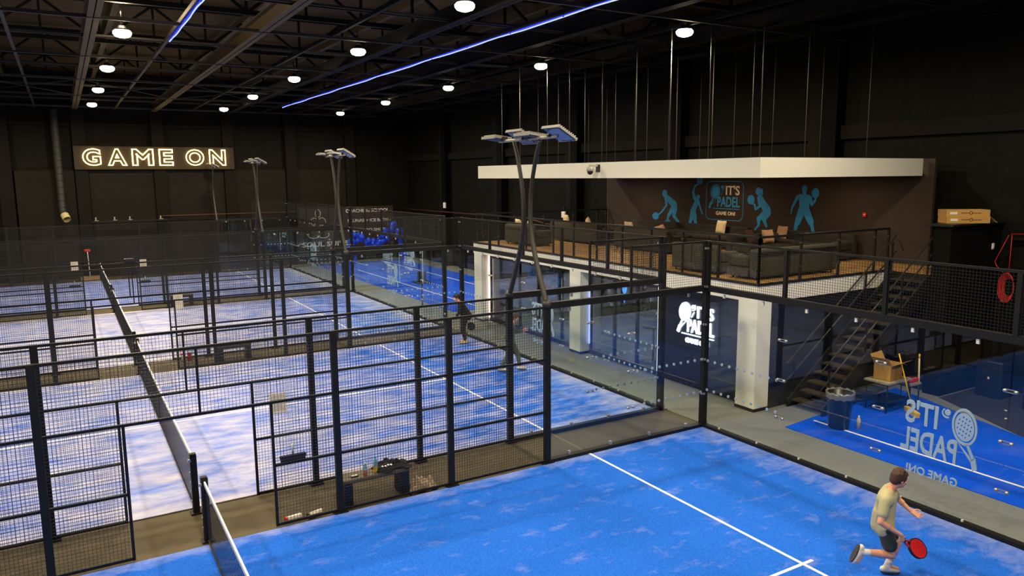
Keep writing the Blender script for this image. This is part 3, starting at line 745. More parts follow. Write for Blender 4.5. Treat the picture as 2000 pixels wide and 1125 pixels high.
for (s, y, lab) in MASTS:
    src = MA if s < 0 else MBs
    if s in seen: o = dup(src, (-4, y, 0), lab)
    else: src.location = (-4, y, 0); src['label'] = lab; seen[s] = 1
# ================================================================== LOUNGE PLATFORM
FX = 1.65; FZ = 2.93
struct('lounge_slab', MB().box((FX, .07, 2.52), (6.5, 13.6, FZ-.03)).box((6.5, .3, 2.52), (8.3, 13.6, FZ-.03)), 'column_cream')
struct('floor_lounge', MB().box((FX+.02, .09, FZ-.03), (6.5, 13.58, FZ)).box((6.5, -.98, FZ-.03), (8.25, 13.58, FZ)), 'oak_floor')
struct('lounge_landing', MB().box((6.52, -1.0, 2.7), (8.3, .3, FZ-.03)), 'stair_black')
struct('trim_4', MB().box((FX-.02, .05, FZ-.035), (FX+.03, 13.6, FZ+.02)).box((FX, .05, FZ-.035), (6.5, .1, FZ+.02)), 'skirting_black')
for i, y in enumerate((.07, 6.78, 13.0)):
    struct('column', MB().box((FX, y, 0), (FX+.46, y+.55, 2.52)), 'column_cream')
    struct('column_plinth', MB().box((FX-.012, y-.012, 0), (FX+.47, y+.56, .07)), 'skirting_black')
# storefront under the platform
SX = 2.0
sh = thing('sign_wall_panel', 'dark navy glossy wall panel behind the glowing white club sign', 'wall panel', (SX, 2.1, 0))
p = MB().box((SX, .62, .1), (SX+.08, 3.6, 2.52)); p.build('panel', 'navy_panel', sh)
MB().box((SX-.05, .62, 0), (SX+.08, 3.6, .1)).build('skirting', 'skirting_black', sh)
struct('wall_under_lounge', MB().box((2.12, .1, 0), (7.9, .2, 2.5)), 'navy_panel')
struct('wall_shop_back', MB().box((7.0, .2, 0), (7.1, 13.6, 2.52)), 'interior_wall')
struct('wall_shop_side', MB().box((SX+.1, 3.6, 0), (7.0, 3.68, 2.52)), 'interior_wall')
struct('wall_shop_end', MB().box((SX+.1, 13.5, 0), (7.0, 13.6, 2.52)), 'interior_wall')
def shopfront(name, y0, y1, label, mull):
    t = thing(name, label, 'shop window', (SX, (y0+y1)/2, 0))
    MB().box((SX-.03, y0, 0), (SX+.09, y1, .12)).build('sill_plinth', 'skirting_black', t)
    MB().box((SX-.0, y0, 2.36), (SX+.08, y1, 2.52)).build('head_panel', 'panel_brown', t)
    ys = [y0]+mull+[y1]
    for y in ys: MB().box((SX, y-.04, .12), (SX+.08, y+.04, 2.36)).build('mullion', 'black_steel', t)
    for a, b in zip(ys[:-1], ys[1:]): MB().box((SX+.03, a+.04, .12), (SX+.042, b-.04, 2.36)).build('pane', 'shop_glass', t)
    return t
shopfront('shopfront', 3.72, 6.76, 'dark framed shop window with door between sign wall and middle cream column', [4.6, 5.6])
shopfront('shopfront', 7.36, 12.98, 'wide dark shop window with pale blue balloons behind the glass', [8.3, 9.7, 10.9])
# lit club sign
ls = thing('light_sign', 'glowing white racket sign reading IT\'S PADEL on navy board', 'sign', (SX, 2.4, 1.6))
MB().box((SX-.05, 1.5, 1.0), (SX, 3.05, 2.3)).build('sign_board', 'navy_panel', ls)
def sg3(x, z, d): return (SX-.07-d, 2.94-x*1.06, 1.08+z*1.1)
logo(ls, sg3, ('led_white', 'led_white', 'led_white', 'led_white'), .03, solid=True)
def vstrip(x, y, z0, z1, m, label):
    t = thing('led_strip', label, 'LED strip light', (x, y, z0))
    MB().box((x-.015, y-.015, z0), (x+.01, y+.015, z1)).build('light_tube', m, t)
    MB().box((x+.01, y-.025, z0), (x+.03, y+.025, z1)).build('channel', 'lamp_alu', t)
vstrip(1.97, 3.66, .12, 2.42, 'led_white', 'cold white upright LED strip at the edge of the navy sign wall')
vstrip(1.97, 12.96, .1, 2.46, 'led_pink', 'pinkish upright LED strip beside the far cream column')
vstrip(1.97, 6.74, .3, 1.9, 'led_blue', 'short blue upright LED strip beside the middle cream column')
# inside the shop
rs = thing('racket_light', 'blue glowing racket shaped light seen through the shop window', 'neon light', (2.5, 5.75, 1.9))
k_ = MB(); t3 = lambda x, z, d: (2.5+d, 5.75-x, z)
ring2(k_, 0, 2.08, .1, .16, .02, t3, .02); k_.add(*flat_shape(ell2(0, 2.08, .07, .13), t3, .02)); k_.add(*flat_shape([(-.03, 1.93), (.03, 1.93), (.015, 1.65), (-.015, 1.65)], t3, .02)); k_.build('racket_shape', 'sign_blue', rs)
MB().bar((2.5, 5.75, 2.24), (2.5, 5.75, 2.52), .006, 6).build('cord', 'black_plastic', rs)
def barstool_table(x, y, label):
    t = thing('bar_table', label, 'table', (x, y, 0)); MB().lathe((x, y, 0), [(.001, 1.05), (.33, 1.05), (.33, 1.02), (.001, 1.02)], 24).build('table_top', 'black_plastic', t)
    MB().tube([(x, y, .02), (x, y, 1.02)], .03, 10).build('pole', 'black_steel', t); MB().lathe((x, y, 0), [(.001, .03), (.24, .02), (.25, .0), (.001, 0)], 24).build('base', 'galvanised', t)
barstool_table(2.9, 4.9, 'round black bar table behind the shop window near the sign wall')
cb_ = thing('menu_board', 'dark menu board with pale lines behind the shop window', 'board', (2.7, 8.6, 1.7)); MB().box((2.72, 7.95, 1.35), (2.76, 9.0, 2.2)).build('board', 'navy_panel', cb_)
mb_ = MB()
for i in range(6): mb_.box((2.70, 8.3, 2.08-.11*i), (2.72, 8.3+(.45 if i % 2 else .3), 2.12-.11*i))
mb_.build('menu_lines', 'frosted_decal', cb_)
MB().box((2.73, 8.4, 0), (2.75, 8.45, 1.35)).box((2.73, 8.6, 0), (2.75, 8.65, 1.35)).build('stand', 'black_steel', cb_)
def balloons(name, label, pts, n, r0, m, base, seed=3):
    rnd = random.Random(seed); t = thing(name, label, 'balloon garland', base); proto = None
    for i in range(n):
        f_ = rnd.random()*(len(pts)-1); k = int(f_); a = Vector(pts[k]); b = Vector(pts[k+1]); p = a.lerp(b, f_-k)+Vector([rnd.uniform(-1, 1)*r0*1.5 for _ in range(3)])
        s = rnd.uniform(.7, 1.15)
        if proto is None:
            q = MB().ball((0, 0, 0), r0, 14, 10, (1, 1, 1.15)); q.tube([(0, 0, -r0*1.13), (0, 0, -r0*1.28)], [r0*.05, r0*.12], 8); proto = lb(q, 'balloon', m, t); o = proto
        else: o = proto.copy(); C.objects.link(o)
        o.location = p-Vector(base); o.scale = (s, s, s); o.rotation_euler = (rnd.uniform(-1, 1), rnd.uniform(-1, 1), 0)
    if n < 30: MB().bar(base, (base[0], base[1], 2.52), .004, 6).build('string', 'label_white', t)
balloons('balloon_garland', 'deep blue balloon arch over the lobby turf beyond the courts', [(2.3, 29.5, .16), (2.3, 29.5, 1.2), (2.5, 29.6, 2.2), (3.3, 29.7, 1.7), (4.0, 29.8, 1.6), (4.6, 29.9, 2.1), (5.1, 30, 2.6), (5.4, 30, 1.8), (5.6, 30, .16)], 96, .145, 'balloon_blue', (3.8, 29.7, 0))
balloons('balloon_garland', 'pale blue balloon bunch with round top behind the wide shop window', [(2.6, 10.9, 2.0), (2.6, 10.7, 1.8)], 14, .12, 'balloon_sky', (2.6, 10.8, 2), 5)
balloons('balloon_garland', 'pale blue balloon bunch hanging lower behind the shop window', [(2.6, 9.8, 2.1), (2.6, 9.4, 1.7), (2.6, 9.6, 1.55)], 18, .12, 'balloon_sky', (2.6, 9.6, 2), 8)
def area(nm, loc, rot, sx, sy, e, col):
    l = bpy.data.lights.new(nm, 'AREA'); l.shape = 'RECTANGLE'; l.size = sx; l.size_y = sy; l.energy = e; l.color = col
    o = bpy.data.objects.new(nm, l); o.location = loc; o.rotation_euler = rot; C.objects.link(o)
# ceiling downlights of the shop and lounge
for i, (x, y) in enumerate(((3.2, 5.2), (4.8, 8.5), (3.4, 11.3))):
    d = thing('downlight', 'small round downlight in the shop ceiling ' + ('near the sign wall', 'in the middle of the shop', 'by the far cream column')[i], 'ceiling light', (x, y, 2.5))
    lb(MB().lathe((0, 0, 0), [(.001, .0), (.09, 0), (.1, .02)], 16), 'lens', 'lamp_lens', d); area('downlight_lamp', (x, y, 2.47), (0, 0, 0), .2, .2, 30, (1, .88, .75))

# canopy over the lounge
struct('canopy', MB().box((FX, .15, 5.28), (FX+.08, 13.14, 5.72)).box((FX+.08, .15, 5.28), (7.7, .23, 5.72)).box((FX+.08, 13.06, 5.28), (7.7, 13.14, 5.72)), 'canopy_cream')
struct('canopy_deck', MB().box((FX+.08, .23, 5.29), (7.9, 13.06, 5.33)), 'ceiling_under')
rd = None
for ix, x in enumerate((2.3, 4.2, 6.2)):
    for iy in range(9):
        y = .7+1.5*iy+(.3 if ix == 1 else 0)+random.uniform(-.1, .1)
        z1 = 9.05
        if rd is None:
            rd = lb(MB().tube([(0, 0, 0), (0, 0, z1-5.33)], .011, 6), 'hanger_rod', 'rod_steel', None); o = rd; tag(o, 'thin steel rod hanging the lounge canopy from the dark roof', 'hanger rod', 'hanger rods above the lounge canopy')
        else: o = rd.copy(); C.objects.link(o)
        o.location = (x+random.uniform(-.15, .15), y, 5.33)
cc_ = thing('security_camera', 'small dark dome camera on a bracket on the cream canopy edge', 'camera', (FX, 6.0, 5.55))
MB().box((FX-.03, 5.86, 5.45), (FX, 6.02, 5.66)).build('wall_plate', 'black_plastic', cc_)
MB().box((FX-.3, 5.92, 5.6), (FX-.02, 5.98, 5.65)).build('arm', 'lamp_alu', cc_)
MB().lathe((FX-.28, 5.95, 5.4), [(.001, .2), (.1, .2), (.11, .1), (.1, .08)], 16).build('housing', 'lamp_alu', cc_)
MB().ball((FX-.28, 5.95, 5.46), .085, 14, 8).build('dome', 'black_plastic', cc_)

for i, (x, y) in enumerate(((3.0, 2.0), (3.0, 6.6), (3.0, 11.3), (6.3, 2.2), (6.3, 6.6), (6.3, 11.0))):
    d = thing('downlight', ('front right', 'front middle', 'front left', 'rear right', 'rear middle', 'rear left')[i] + ' small round downlight in the lounge canopy', 'ceiling light', (x, y, 5.28))
    lb(MB().lathe((0, 0, 0), [(.001, .0), (.09, 0), (.1, .012)], 16), 'lens', 'lamp_lens', d); area('downlight_lamp', (x, y, 5.25), (0, 0, 0), .2, .2, 27, (1, .76, .5))
# mural wall
struct('wall_lounge', MB().box((7.9, -.05, 2.7), (8.0, 13.6, 5.72)), 'mural_brown')
mu = thing('wall_mural', 'brown wall mural with blue racket players and IT\'S PADEL emblem above the lounge sofas', 'mural', (7.9, 6.5, 3.3))
MU = {'f1':([(10.08,4.66,.138,10.08,4.66,.138),(9.95,4.51,.103,9.56,4.26,.149),(9.56,4.19,.161,9.54,4.14,.149),(9.63,4.12,.115,9.85,3.87,.069),(9.86,3.85,.069,9.91,3.68,.046),(10.0,3.64,.035,9.8,3.65,.046),(9.49,4.12,.103,9.57,3.86,.08),(9.56,3.84,.069,9.31,3.65,.046),(9.31,3.64,.035,9.26,3.57,.023),(10.02,4.51,.069,9.97,4.22,.046),(9.97,4.22,.046,10.28,3.93,.035),(10.28,3.93,.035,10.42,3.86,.023)],(10.57,3.81,.18,.14)),
'f2':([(8.38,5.01,.023,8.52,4.96,.035),(8.52,4.97,.034,8.61,4.74,.046),(8.61,4.74,.046,8.52,4.52,.08),(8.35,4.57,.081,8.35,4.57,.081),(8.4,4.43,.103,8.57,4.11,.115),(8.59,4.06,.126,8.64,3.83,.103),(8.59,4.06,.126,8.49,3.84,.103),(8.67,3.83,.081,8.74,3.54,.057),(8.49,3.84,.08,8.42,3.56,.058),(8.33,4.41,.057,8.22,4.16,.035),(8.22,4.16,.035,8.12,3.98,.023)],(8.29,5.14,.15,.12)),
'f3':([(5.67,4.83,.103,5.67,4.8,.115),(5.53,4.85,.057,5.51,4.72,.034),(5.59,4.62,.092,5.37,4.3,.138),(5.31,4.22,.161,5.28,4.14,.161),(5.33,4.12,.138,5.58,3.94,.08),(5.61,3.92,.08,5.6,3.71,.046),(5.6,3.71,.034,5.74,3.57,.034),(5.25,4.12,.127,5.38,3.93,.081),(5.4,3.91,.069,5.28,3.7,.046),(5.5,4.38,.046,5.73,4.24,.046),(5.75,4.22,.034,5.79,4.35,.034),(5.64,4.6,.057,5.61,4.39,.034),(5.87,4.42,.035,5.77,4.35,.034)],(5.96,4.53,.15,.15)),
'f4':([(3.9,4.92,.092,3.9,4.85,.08),(3.9,4.81,.057,3.89,4.73,.058),(4.06,4.66,.081,3.74,4.66,.069),(3.96,4.61,.115,3.92,4.31,.126),(3.8,4.62,.115,3.83,4.31,.126),(3.97,4.23,.127,4.09,3.89,.104),(3.8,4.23,.127,3.62,3.91,.104),(4.13,3.85,.069,4.2,3.47,.046),(3.59,3.87,.058,3.47,3.44,.046),(3.46,3.36,.034,3.3,3.34,.034),(4.2,3.47,.046,4.19,3.27,.046),(4.13,4.65,.058,4.29,4.37,.035),(4.3,4.37,.035,4.35,4.15,.023),(3.68,4.64,.057,3.61,4.44,.046),(3.61,4.44,.046,3.49,4.56,.034),(3.49,4.62,.023,3.49,4.57,.023)],(3.5,4.78,.13,.15))}
mt3 = lambda y, z, d: (7.897-d, y, z)
for key in ('f1', 'f2', 'f3', 'f4'):
    q = MB(); L, R_ = MU[key]
    for i_, (a, b, r, c, d, s) in enumerate(L):
        q.add(*flat_shape(cap2(a, b, r, c, d, s), mt3, .006+.0012*i_))
    q.add(*flat_shape(ell2(*R_), mt3, .006)); q.build('player_silhouette', 'mural_blue', mu)
fr = MB()
X0, X1, Z0, Z1, RR = 6.28, 7.97, 3.80, 5.13, .2
out = []; inn = []
for (cx_, cz_, a0) in ((X1-RR, Z1-RR, 0), (X0+RR, Z1-RR, PI/2), (X0+RR, Z0+RR, PI), (X1-RR, Z0+RR, 1.5*PI)):
    for i in range(7):
        t = a0+PI/2*i/6; out.append((cx_+RR*math.cos(t), cz_+RR*math.sin(t))); inn.append((cx_+(RR-.022)*math.cos(t), cz_+(RR-.022)*math.sin(t)))
n_ = len(out)
for i in range(n_): j = (i+1) % n_; fr.add(*flat_shape([out[i], out[j], inn[j], inn[i]], mt3, .006))
fr.build('emblem_frame', 'mural_blue', mu)
def lg3(x, z, d): return (7.897-d, 7.88-x*1.17, 3.92+z*1.12)
logo(mu, lg3, ('mural_blue', 'mural_cream', 'mural_blue', 'mural_cream'), .008, holes=False)
bs = thing('alarm_box', 'small red alarm box on the brown lounge wall', 'alarm', (7.88, 1.83, 4.2)); MB().rbox((7.87, 1.83, 4.2), (.05, .11, .12), .01).build('box', 'red_plastic', bs); MB().box((7.838, 1.8, 4.2), (7.846, 1.86, 4.22)).build('label_strip', 'label_white', bs)

# railing of the lounge: posts, top rail, glass panes
def railing(name, p0, p1, posts, label, z=FZ, glass=True, along='y', c=0):
    t = thing(name, label, 'railing', (p0[0], p0[1], z))
    dx, dy = p1[0]-p0[0], p1[1]-p0[1]; L = math.hypot(dx, dy); ux, uy = dx/L, dy/L
    def P(s, o, h): return (p0[0]+ux*s-uy*o, p0[1]+uy*s+ux*o, z+h)
    MB().bar(P(0, 0, 1.04), P(L, 0, 1.04), .026, 4).build('top_rail', 'black_steel', t)
    for s in posts:
        q = MB().bar(P(s, 0, 0), P(s, 0, 1.03), .024, 4); pp = q.build('post', 'black_steel', t)
        for h in (.3, .85): MB().cbox(P(s, .0, h), (.07, .07, .04)).build('clamp', 'mast_grey', pp)
    if glass:
        for a, b in zip(posts[:-1], posts[1:]):
            g = MB(); q0 = P(a+.07, 0, .1); q1 = P(b-.07, 0, .95)
            v = [P(a+.07, -.005, .1), P(b-.07, -.005, .1), P(b-.07, .005, .1), P(a+.07, .005, .1), P(a+.07, -.005, .93), P(b-.07, -.005, .93), P(b-.07, .005, .93), P(a+.07, .005, .93)]
            g.add(v, [(0, 3, 2, 1), (4, 5, 6, 7), (0, 1, 5, 4), (1, 2, 6, 5), (2, 3, 7, 6), (3, 0, 4, 7)]); g.build('glass_pane', 'rail_glass', t)
    return t
railing('railing', (1.75, .16), (1.75, 13.5), [.0, 1.22, 2.42, 3.6, 4.8, 5.94, 7.1, 8.22, 9.84, 11.7, 13.3], 'black railing with glass panes along the lounge edge facing the courts')
railing('railing', (1.75, .16), (6.45, .16), [.0, 1.38, 2.76, 4.15, 4.7], 'black glass railing along the lounge side above the staircase wall')
railing('railing', (1.75, 13.5), (7.85, 13.5), [.25, 1.65, 3.0, 4.4, 5.6, 6.05], 'black railing at the far end of the lounge, in front of the block wall', glass=False)

# sofas
def sofa(x0, y0, x1, y1, back, m, label, arms=True, group=None, h=.72):
    """back: side where the backrest stands, one of x0 x1 y0 y1"""
    t = thing('sofa', label, 'sofa', ((x0+x1)/2, (y0+y1)/2, FZ), group=group)
    def rb(a, b, nm, r=.07, mm=None):
        c = [(a[i]+b[i])/2 for i in range(3)]; d = [abs(a[i]-b[i]) for i in range(3)]; MB().rbox(c, d, r).build(nm, mm or m, t)
    T = .24; z = FZ
    bx0, by0, bx1, by1 = x0, y0, x1, y1
    if back == 'x0': rb((x0, y0, z+.06), (x0+T, y1, z+h), 'backrest'); bx0 = x0+T
    if back == 'x1': rb((x1-T, y0, z+.06), (x1, y1, z+h), 'backrest'); bx1 = x1-T
    if back == 'y0': rb((x0, y0, z+.06), (x1, y0+T, z+h), 'backrest'); by0 = y0+T
    if back == 'y1': rb((x0, y1-T, z+.06), (x1, y1, z+h), 'backrest'); by1 = y1-T
    rb((bx0, by0, z+.06), (bx1, by1, z+.28), 'base', .03)
    ax = 'x' if back[0] == 'y' else 'y'
    if ax == 'x':
        a0, a1 = (bx0+T, bx1-T) if arms else (bx0, bx1)
        if arms: rb((bx0, by0, z+.28), (bx0+T, by1, z+.55), 'armrest'); rb((bx1-T, by0, z+.28), (bx1, by1, z+.55), 'armrest')
        n = max(1, round((a1-a0)/.85))
        for i in range(n): rb((a0+(a1-a0)*i/n+.01, by0, z+.28), (a0+(a1-a0)*(i+1)/n-.01, by1, z+.44), 'seat_cushion', .05)
    else:
        a0, a1 = (by0+T, by1-T) if arms else (by0, by1)
        if arms: rb((bx0, by0, z+.28), (bx1, by0+T, z+.55), 'armrest'); rb((bx0, by1-T, z+.28), (bx1, by1, z+.55), 'armrest')
        n = max(1, round((a1-a0)/.85))
        for i in range(n): rb((bx0, a0+(a1-a0)*i/n+.01, z+.28), (bx1, a0+(a1-a0)*(i+1)/n-.01, z+.44), 'seat_cushion', .05)
    f = MB()
    for (xx, yy) in ((x0+.1, y0+.1), (x1-.1, y0+.1), (x0+.1, y1-.1), (x1-.1, y1-.1)): MB().bar((xx, yy, z), (xx, yy, z+.07), .025, 6).build('foot', 'black_plastic', t)
sofa(2.05, .5, 4.95, 1.38, 'y0', 'sofa_grey', 'long grey green sofa with its back to the railing above the staircase')
sofa(2.02, 1.75, 2.85, 3.3, 'x0', 'sofa_grey', 'grey green sofa with its back to the court side railing')
sofa(2.3, 10.6, 3.2, 12.4, 'x0', 'sofa_grey', 'rounded grey green sofa at the far end of the lounge with two cushions')
sofa(4.6, 3.0, 6.6, 3.9, 'y1', 'sofa_dark', 'dark brown sofa in the middle of the lounge facing the staircase')
sofa(6.85, 1.9, 7.75, 5.2, 'x1', 'sofa_dark', 'dark sofa against the mural below the two right painted players')
sofa(6.85, 5.7, 7.75, 8.6, 'x1', 'sofa_dark', 'dark sofa against the mural below the painted emblem')
sofa(6.85, 9.0, 7.75, 11.6, 'x1', 'sofa_dark', 'dark sofa against the mural below the crouching painted player')
sofa(4.3, 6.0, 5.2, 8.6, 'x0', 'sofa_dark', 'dark sofa in the middle of the lounge with its back to the courts')
sofa(4.4, 9.6, 5.3, 12.6, 'x0', 'sofa_dark', 'dark sofa near the far railing with its back to the courts')
def cushion(x, y, z, m, label, s=.46, rx=.3, rz=.3, ry=0):
    s *= .85
    q = MB(); n = 10; vs = []; fs = []
    for side in (1, -1):
        for i in range(n+1):
            for j in range(n+1):
                u = -1+2*i/n; v = -1+2*j/n; b = (1-u**4)*(1-v**4); pin = 1-.06*(1-abs(u))*(abs(v) > .99)-.06*(1-abs(v))*(abs(u) > .99)
                vs.append((u*s/2*pin, side*.075*b**.6, v*s/2*pin+s/2))
    for sdx in (0, 1):
        o_ = sdx*(n+1)**2
        for i in range(n):
            for j in range(n):
                a = o_+i*(n+1)+j; fs.append((a, a+1, a+n+2, a+n+1) if sdx else (a, a+n+1, a+n+2, a+1))
    q.add(vs, fs, True); o = lb(q, 'cushion', m, None); o.location = (x, y, z); o.rotation_euler = (rx, ry, rz); tag(o, label, 'cushion')
cushion(2.75, 12.05, 3.4, 'cushion_cream', 'cream cushion leaning in the far corner of the rounded sofa', .5, -.2, 1.4)
cushion(2.75, 11.2, 3.4, 'cushion_cream', 'tilted cream cushion at the near end of the rounded sofa', .5, -.3, 1.2, .2)
cushion(4.72, 11.9, 3.45, 'cushion_cream', 'tall cream cushion standing on the dark sofa near the far railing', .55, -.1, 1.3)
cushion(4.75, 10.5, 3.45, 'cushion_cream', 'cream cushion lying against the arm of the dark sofa near the far railing', .5, -.2, 1.1, .3)
cushion(4.72, 8.2, 3.42, 'cushion_cream', 'cream cushion at the far end of the middle sofa', .5, -.25, 1.5)
cushion(4.72, 6.6, 3.42, 'cushion_tan', 'tan cushion at the near end of the middle sofa', .46, -.25, 1.7, .3)
cushion(7.3, 6.7, 3.4, 'cushion_cream', 'pale cream cushion upright on the sofa below the painted emblem', .52, .2, 1.5)
cushion(5.2, 3.45, 3.4, 'cushion_brown', 'dark brown cushion on the dark sofa facing the staircase', .5, -.3, .3)
cushion(5.9, 3.45, 3.4, 'cushion_tan', 'tan cushion on the dark sofa facing the staircase', .46, -.3, -.2)
cushion(7.3, 4.2, 3.4, 'cushion_tan', 'tan cushion leaning back on the sofa below the two right painted players', .46, .2, 1.5)
cushion(3.0, .95, 3.38, 'cushion_tan', 'low pale cushion on the long sofa near the railing corner', .46, 1.2, .2)
cushion(4.45, .92, 3.45, 'cushion_cream', 'white and tan cushion on the end of the long sofa by the stairs', .42, 1.1, .5)

def lounge_table(x, y, label):
    t = thing('coffee_table', label, 'table', (x, y, FZ)); MB().lathe((x, y, FZ), [(.001, .42), (.32, .42), (.32, .39), (.001, .39)], 22).build('table_top', 'black_plastic', t)
    MB().tube([(x, y, FZ+.02), (x, y, FZ+.39)], .03, 8).build('pole', 'black_steel', t); MB().lathe((x, y, FZ), [(.001, .025), (.2, .015), (.2, 0), (.001, 0)], 18).build('base', 'black_steel', t)
lounge_table(3.5, 2.3, 'small round black coffee table between the two grey green sofas')
lounge_table(6.1, 7.2, 'small round black coffee table in front of the emblem sofa')
lounge_table(6.0, 10.4, 'small round black coffee table near the crouching painted player')

# ------------------------------------------------------------------ staircase
st = thing('staircase', 'black open staircase with double handrails up to the lounge', 'staircase', (4.6, -.5, 0))
NS = 15; XT, XB = 6.5, 2.75
for i in range(NS):
    z = FZ*(i+1)/(NS+1); x = XB+(XT-XB)*i/NS
    s_ = MB().box((x, -.93, z-.04), (x+.29, -.08, z)); s_.build('tread', 'stair_tread', st)
for y in (-.99, -.06):
    s_ = MB(); dx = (XT-XB)/NS
    v = [(XB-.1, y, 0), (XB+.25, y, 0), (XT+.1, y, FZ-.3), (XT+.1, y, FZ-.02), (XT-.15, y, FZ-.02), (XB-.1, y, .18)]
    v2 = [(a, b+.04, c) for a, b, c in v]; n = 6
    s_.add(v+v2, [tuple(range(n)), tuple(range(2*n-1, n-1, -1))]+[(i, (i+1) % n, (i+1) % n+n, i+n) for i in range(n)]); s_.build('stringer', 'stair_black', st)
for y in (-.96, -.03):
    h = MB()
    for dz in (.92, .5):
        h.tube([(XB-.15, y, .12+dz), (XT+.0, y, FZ+dz-.02)], .019, 8)
    h.tube([(XT, y, FZ+.9), (XT+.3, y, FZ+.48)], .017, 8)
    hp = h.build('handrail', 'mast_grey', st)
    for i in (0, 5, 10, 14):
        x = XB+(XT-XB)*i/NS+.1; z = FZ*(i+1)/(NS+1); MB().bar((x, y, z-.1), (x, y, z+.9), .018, 4).build('post', 'black_steel', st)
sb = MB(); 
struct('stair_soffit', MB().box((6.55, -1.0, 0), (6.65, .3, 2.7)), 'navy_panel')
struct('wall_store', MB().box((6.37, -1.45, 0), (8.6, -1.03, 4.08)).box((6.37, -1.45, 4.08), (8.6, -1.0, 4.1)), 'paint_black_wall')
cp = MB().box((6.3, -1.52, 4.1), (8.6, -.9, 4.15)); o = struct('trim_5', cp, 'skirting_black')
# cartons on the store
def carton(x, y, z, rz, label, flap=False):
    t = thing('flat_carton', label, 'cardboard box', (x, y, z), rz)
    lb(MB().box((-.5, -.22, 0), (.5, .22, .16)), 'box', 'cardboard', t)
    q = MB().box((-.42, -.228, .05), (-.25, -.2201, .11)); lb(q, 'shipping_label', 'label_white', t)
    q = MB(); a3 = lambda xx, zz, d: (xx, -.224-d, zz)
    for i in range(6): q.box((-.16+.035*i, -.226, .075), (-.14+.035*i, -.2201, .095)); q.box((.1+.035*i, -.226, .07), (.12+.035*i, -.2201, .09))
    ring2(q, .06, .085, .035, .045, .012, lambda xx, zz, d: (xx, -.223+d, zz), .005, n=14); lb(q, 'print', 'cardboard_print', t)
    if flap: f = MB(); f.add([(.5, -.22, .155), (.5, .22, .155), (.66, .2, .02), (.66, -.24, .02), (.5, -.22, .15), (.5, .22, .15), (.655, .2, .015), (.655, -.24, .015)], [(0, 1, 2, 3), (7, 6, 5, 4), (0, 3, 7, 4), (1, 5, 6, 2)]); lb(f, 'flap', 'cardboard', t)
carton(7.3, -1.2, 4.15, 1.02-PI/2-.05, 'brown cardboard carton at the bottom of the pair on the black store', True)
carton(7.33, -1.17, 4.31, 1.0-PI/2-.05, 'brown cardboard carton on top of the pair on the black store')
sw = thing('wall_switch', 'small white wall switch beside the red cable', 'switch', (8.38, -1.5, 3.6)); MB().rbox((8.2, -1.47, 3.55), (.09, .03, .15), .01).build('plate', 'white_plastic', sw); MB().box((8.18, -1.492, 3.52), (8.22, -1.484, 3.58)).build('rocker', 'label_white', sw)
# red cable coil
ra = thing('cable_coil', 'red cable coiled and hanging from a line on the back wall', 'cable', (8.0, -2.0, 2.7))
q = MB()
for j in range(6):
    rr = .24-.018*j; x_ = 8.0+.03*(j-3); q.tube([(x_, -1.98+rr*.75*math.sin(2*PI*i/24), 2.6+rr*1.5*math.cos(2*PI*i/24)) for i in range(25)], .009, 6, caps=False)
q.build('coil', 'red_cable', ra)
q = MB(); q.tube([(8.0, -1.98, 2.95), (8.0, -1.98, 3.85), (8.15, -1.9, 3.88), (8.5, -2.4, 3.88)], .009, 6); q.tube([(8.1, -1.86, 3.85), (8.05, -1.72, 3.45), (8.05, -1.62, 3.2), (8.05, -1.66, 3.1), (8.0, -1.85, 2.95)], .009, 6); q.build('hanging_line', 'red_cable', ra)
struct('wall_ledge', MB().box((8.0, -6.5, 3.75), (8.6, -1.9, 3.82)).box((8.2, -6.5, 3.0), (8.6, -1.9, 3.75)), 'paint_black_wall')

# ------------------------------------------------------------------ clutter at the foot of the stairs
bn_ = thing('waste_bin', 'round black waste bin with a silver grey liner beside the stair foot', 'bin', (2.35, -1.62, .012))
lb(MB().lathe((0, 0, 0), [(.001, 0), (.2, 0), (.21, .03), (.26, .72), (.275, .74), (.275, .77), (.245, .77), (.2, .1), (.001, .08)], 26), 'bin_body', 'bin_black', bn_)
q = MB(); vs = []; n = 40
rows = ((.215, .45), (.255, .74), (.29, .80), (.288, .75), (.283, .66))
for r_, z_ in rows:
    for j in range(n): vs.append(((r_+.006*math.sin(j*2.7+z_*20))*math.cos(2*PI*j/n), (r_+.006*math.sin(j*2.7+z_*20))*math.sin(2*PI*j/n), z_+.014*math.sin(j*1.9)))
q.add(vs, [(i*n+j, i*n+(j+1) % n, (i+1)*n+(j+1) % n, (i+1)*n+j) for i in range(len(rows)-1) for j in range(n)], True); lb(q, 'bin_liner', 'bin_liner', bn_)
bt = thing('spray_bottle', 'slim beige bottle standing on the blue turf beside the bin', 'bottle', (2.62, -1.9, .012)); lb(MB().lathe((0, 0, 0), [(.001, 0), (.04, 0), (.04, .2), (.03, .23), (.015, .25)], 14), 'bottle_body', 'cushion_cream', bt); lb(MB().lathe((0, 0, .25), [(.018, 0), (.018, .04), (.001, .045)], 12), 'cap', 'white_plastic', bt)
wt = thing('work_table', 'dark folding table carrying the open cardboard box', 'table', (4.45, -1.34, 0), 0)
lb(MB().box((-.45, -.3, .68), (.45, .3, .72)), 'table_top', 'wall_cream_dim', wt)
for sx_ in (-.4, .4):
    for sy_ in (-.25, .25): lb(MB().bar((sx_, sy_, 0), (sx_, sy_, .68), .016, 6), 'leg', 'black_steel', wt)
lb(MB().box((-.42, -.27, .25), (.42, .27, .27)), 'shelf', 'black_plastic', wt)
bx = thing('open_carton', 'open cardboard box with raised flaps on the folding table', 'cardboard box', (4.42, -1.34, .72), .12)
q = MB(); 
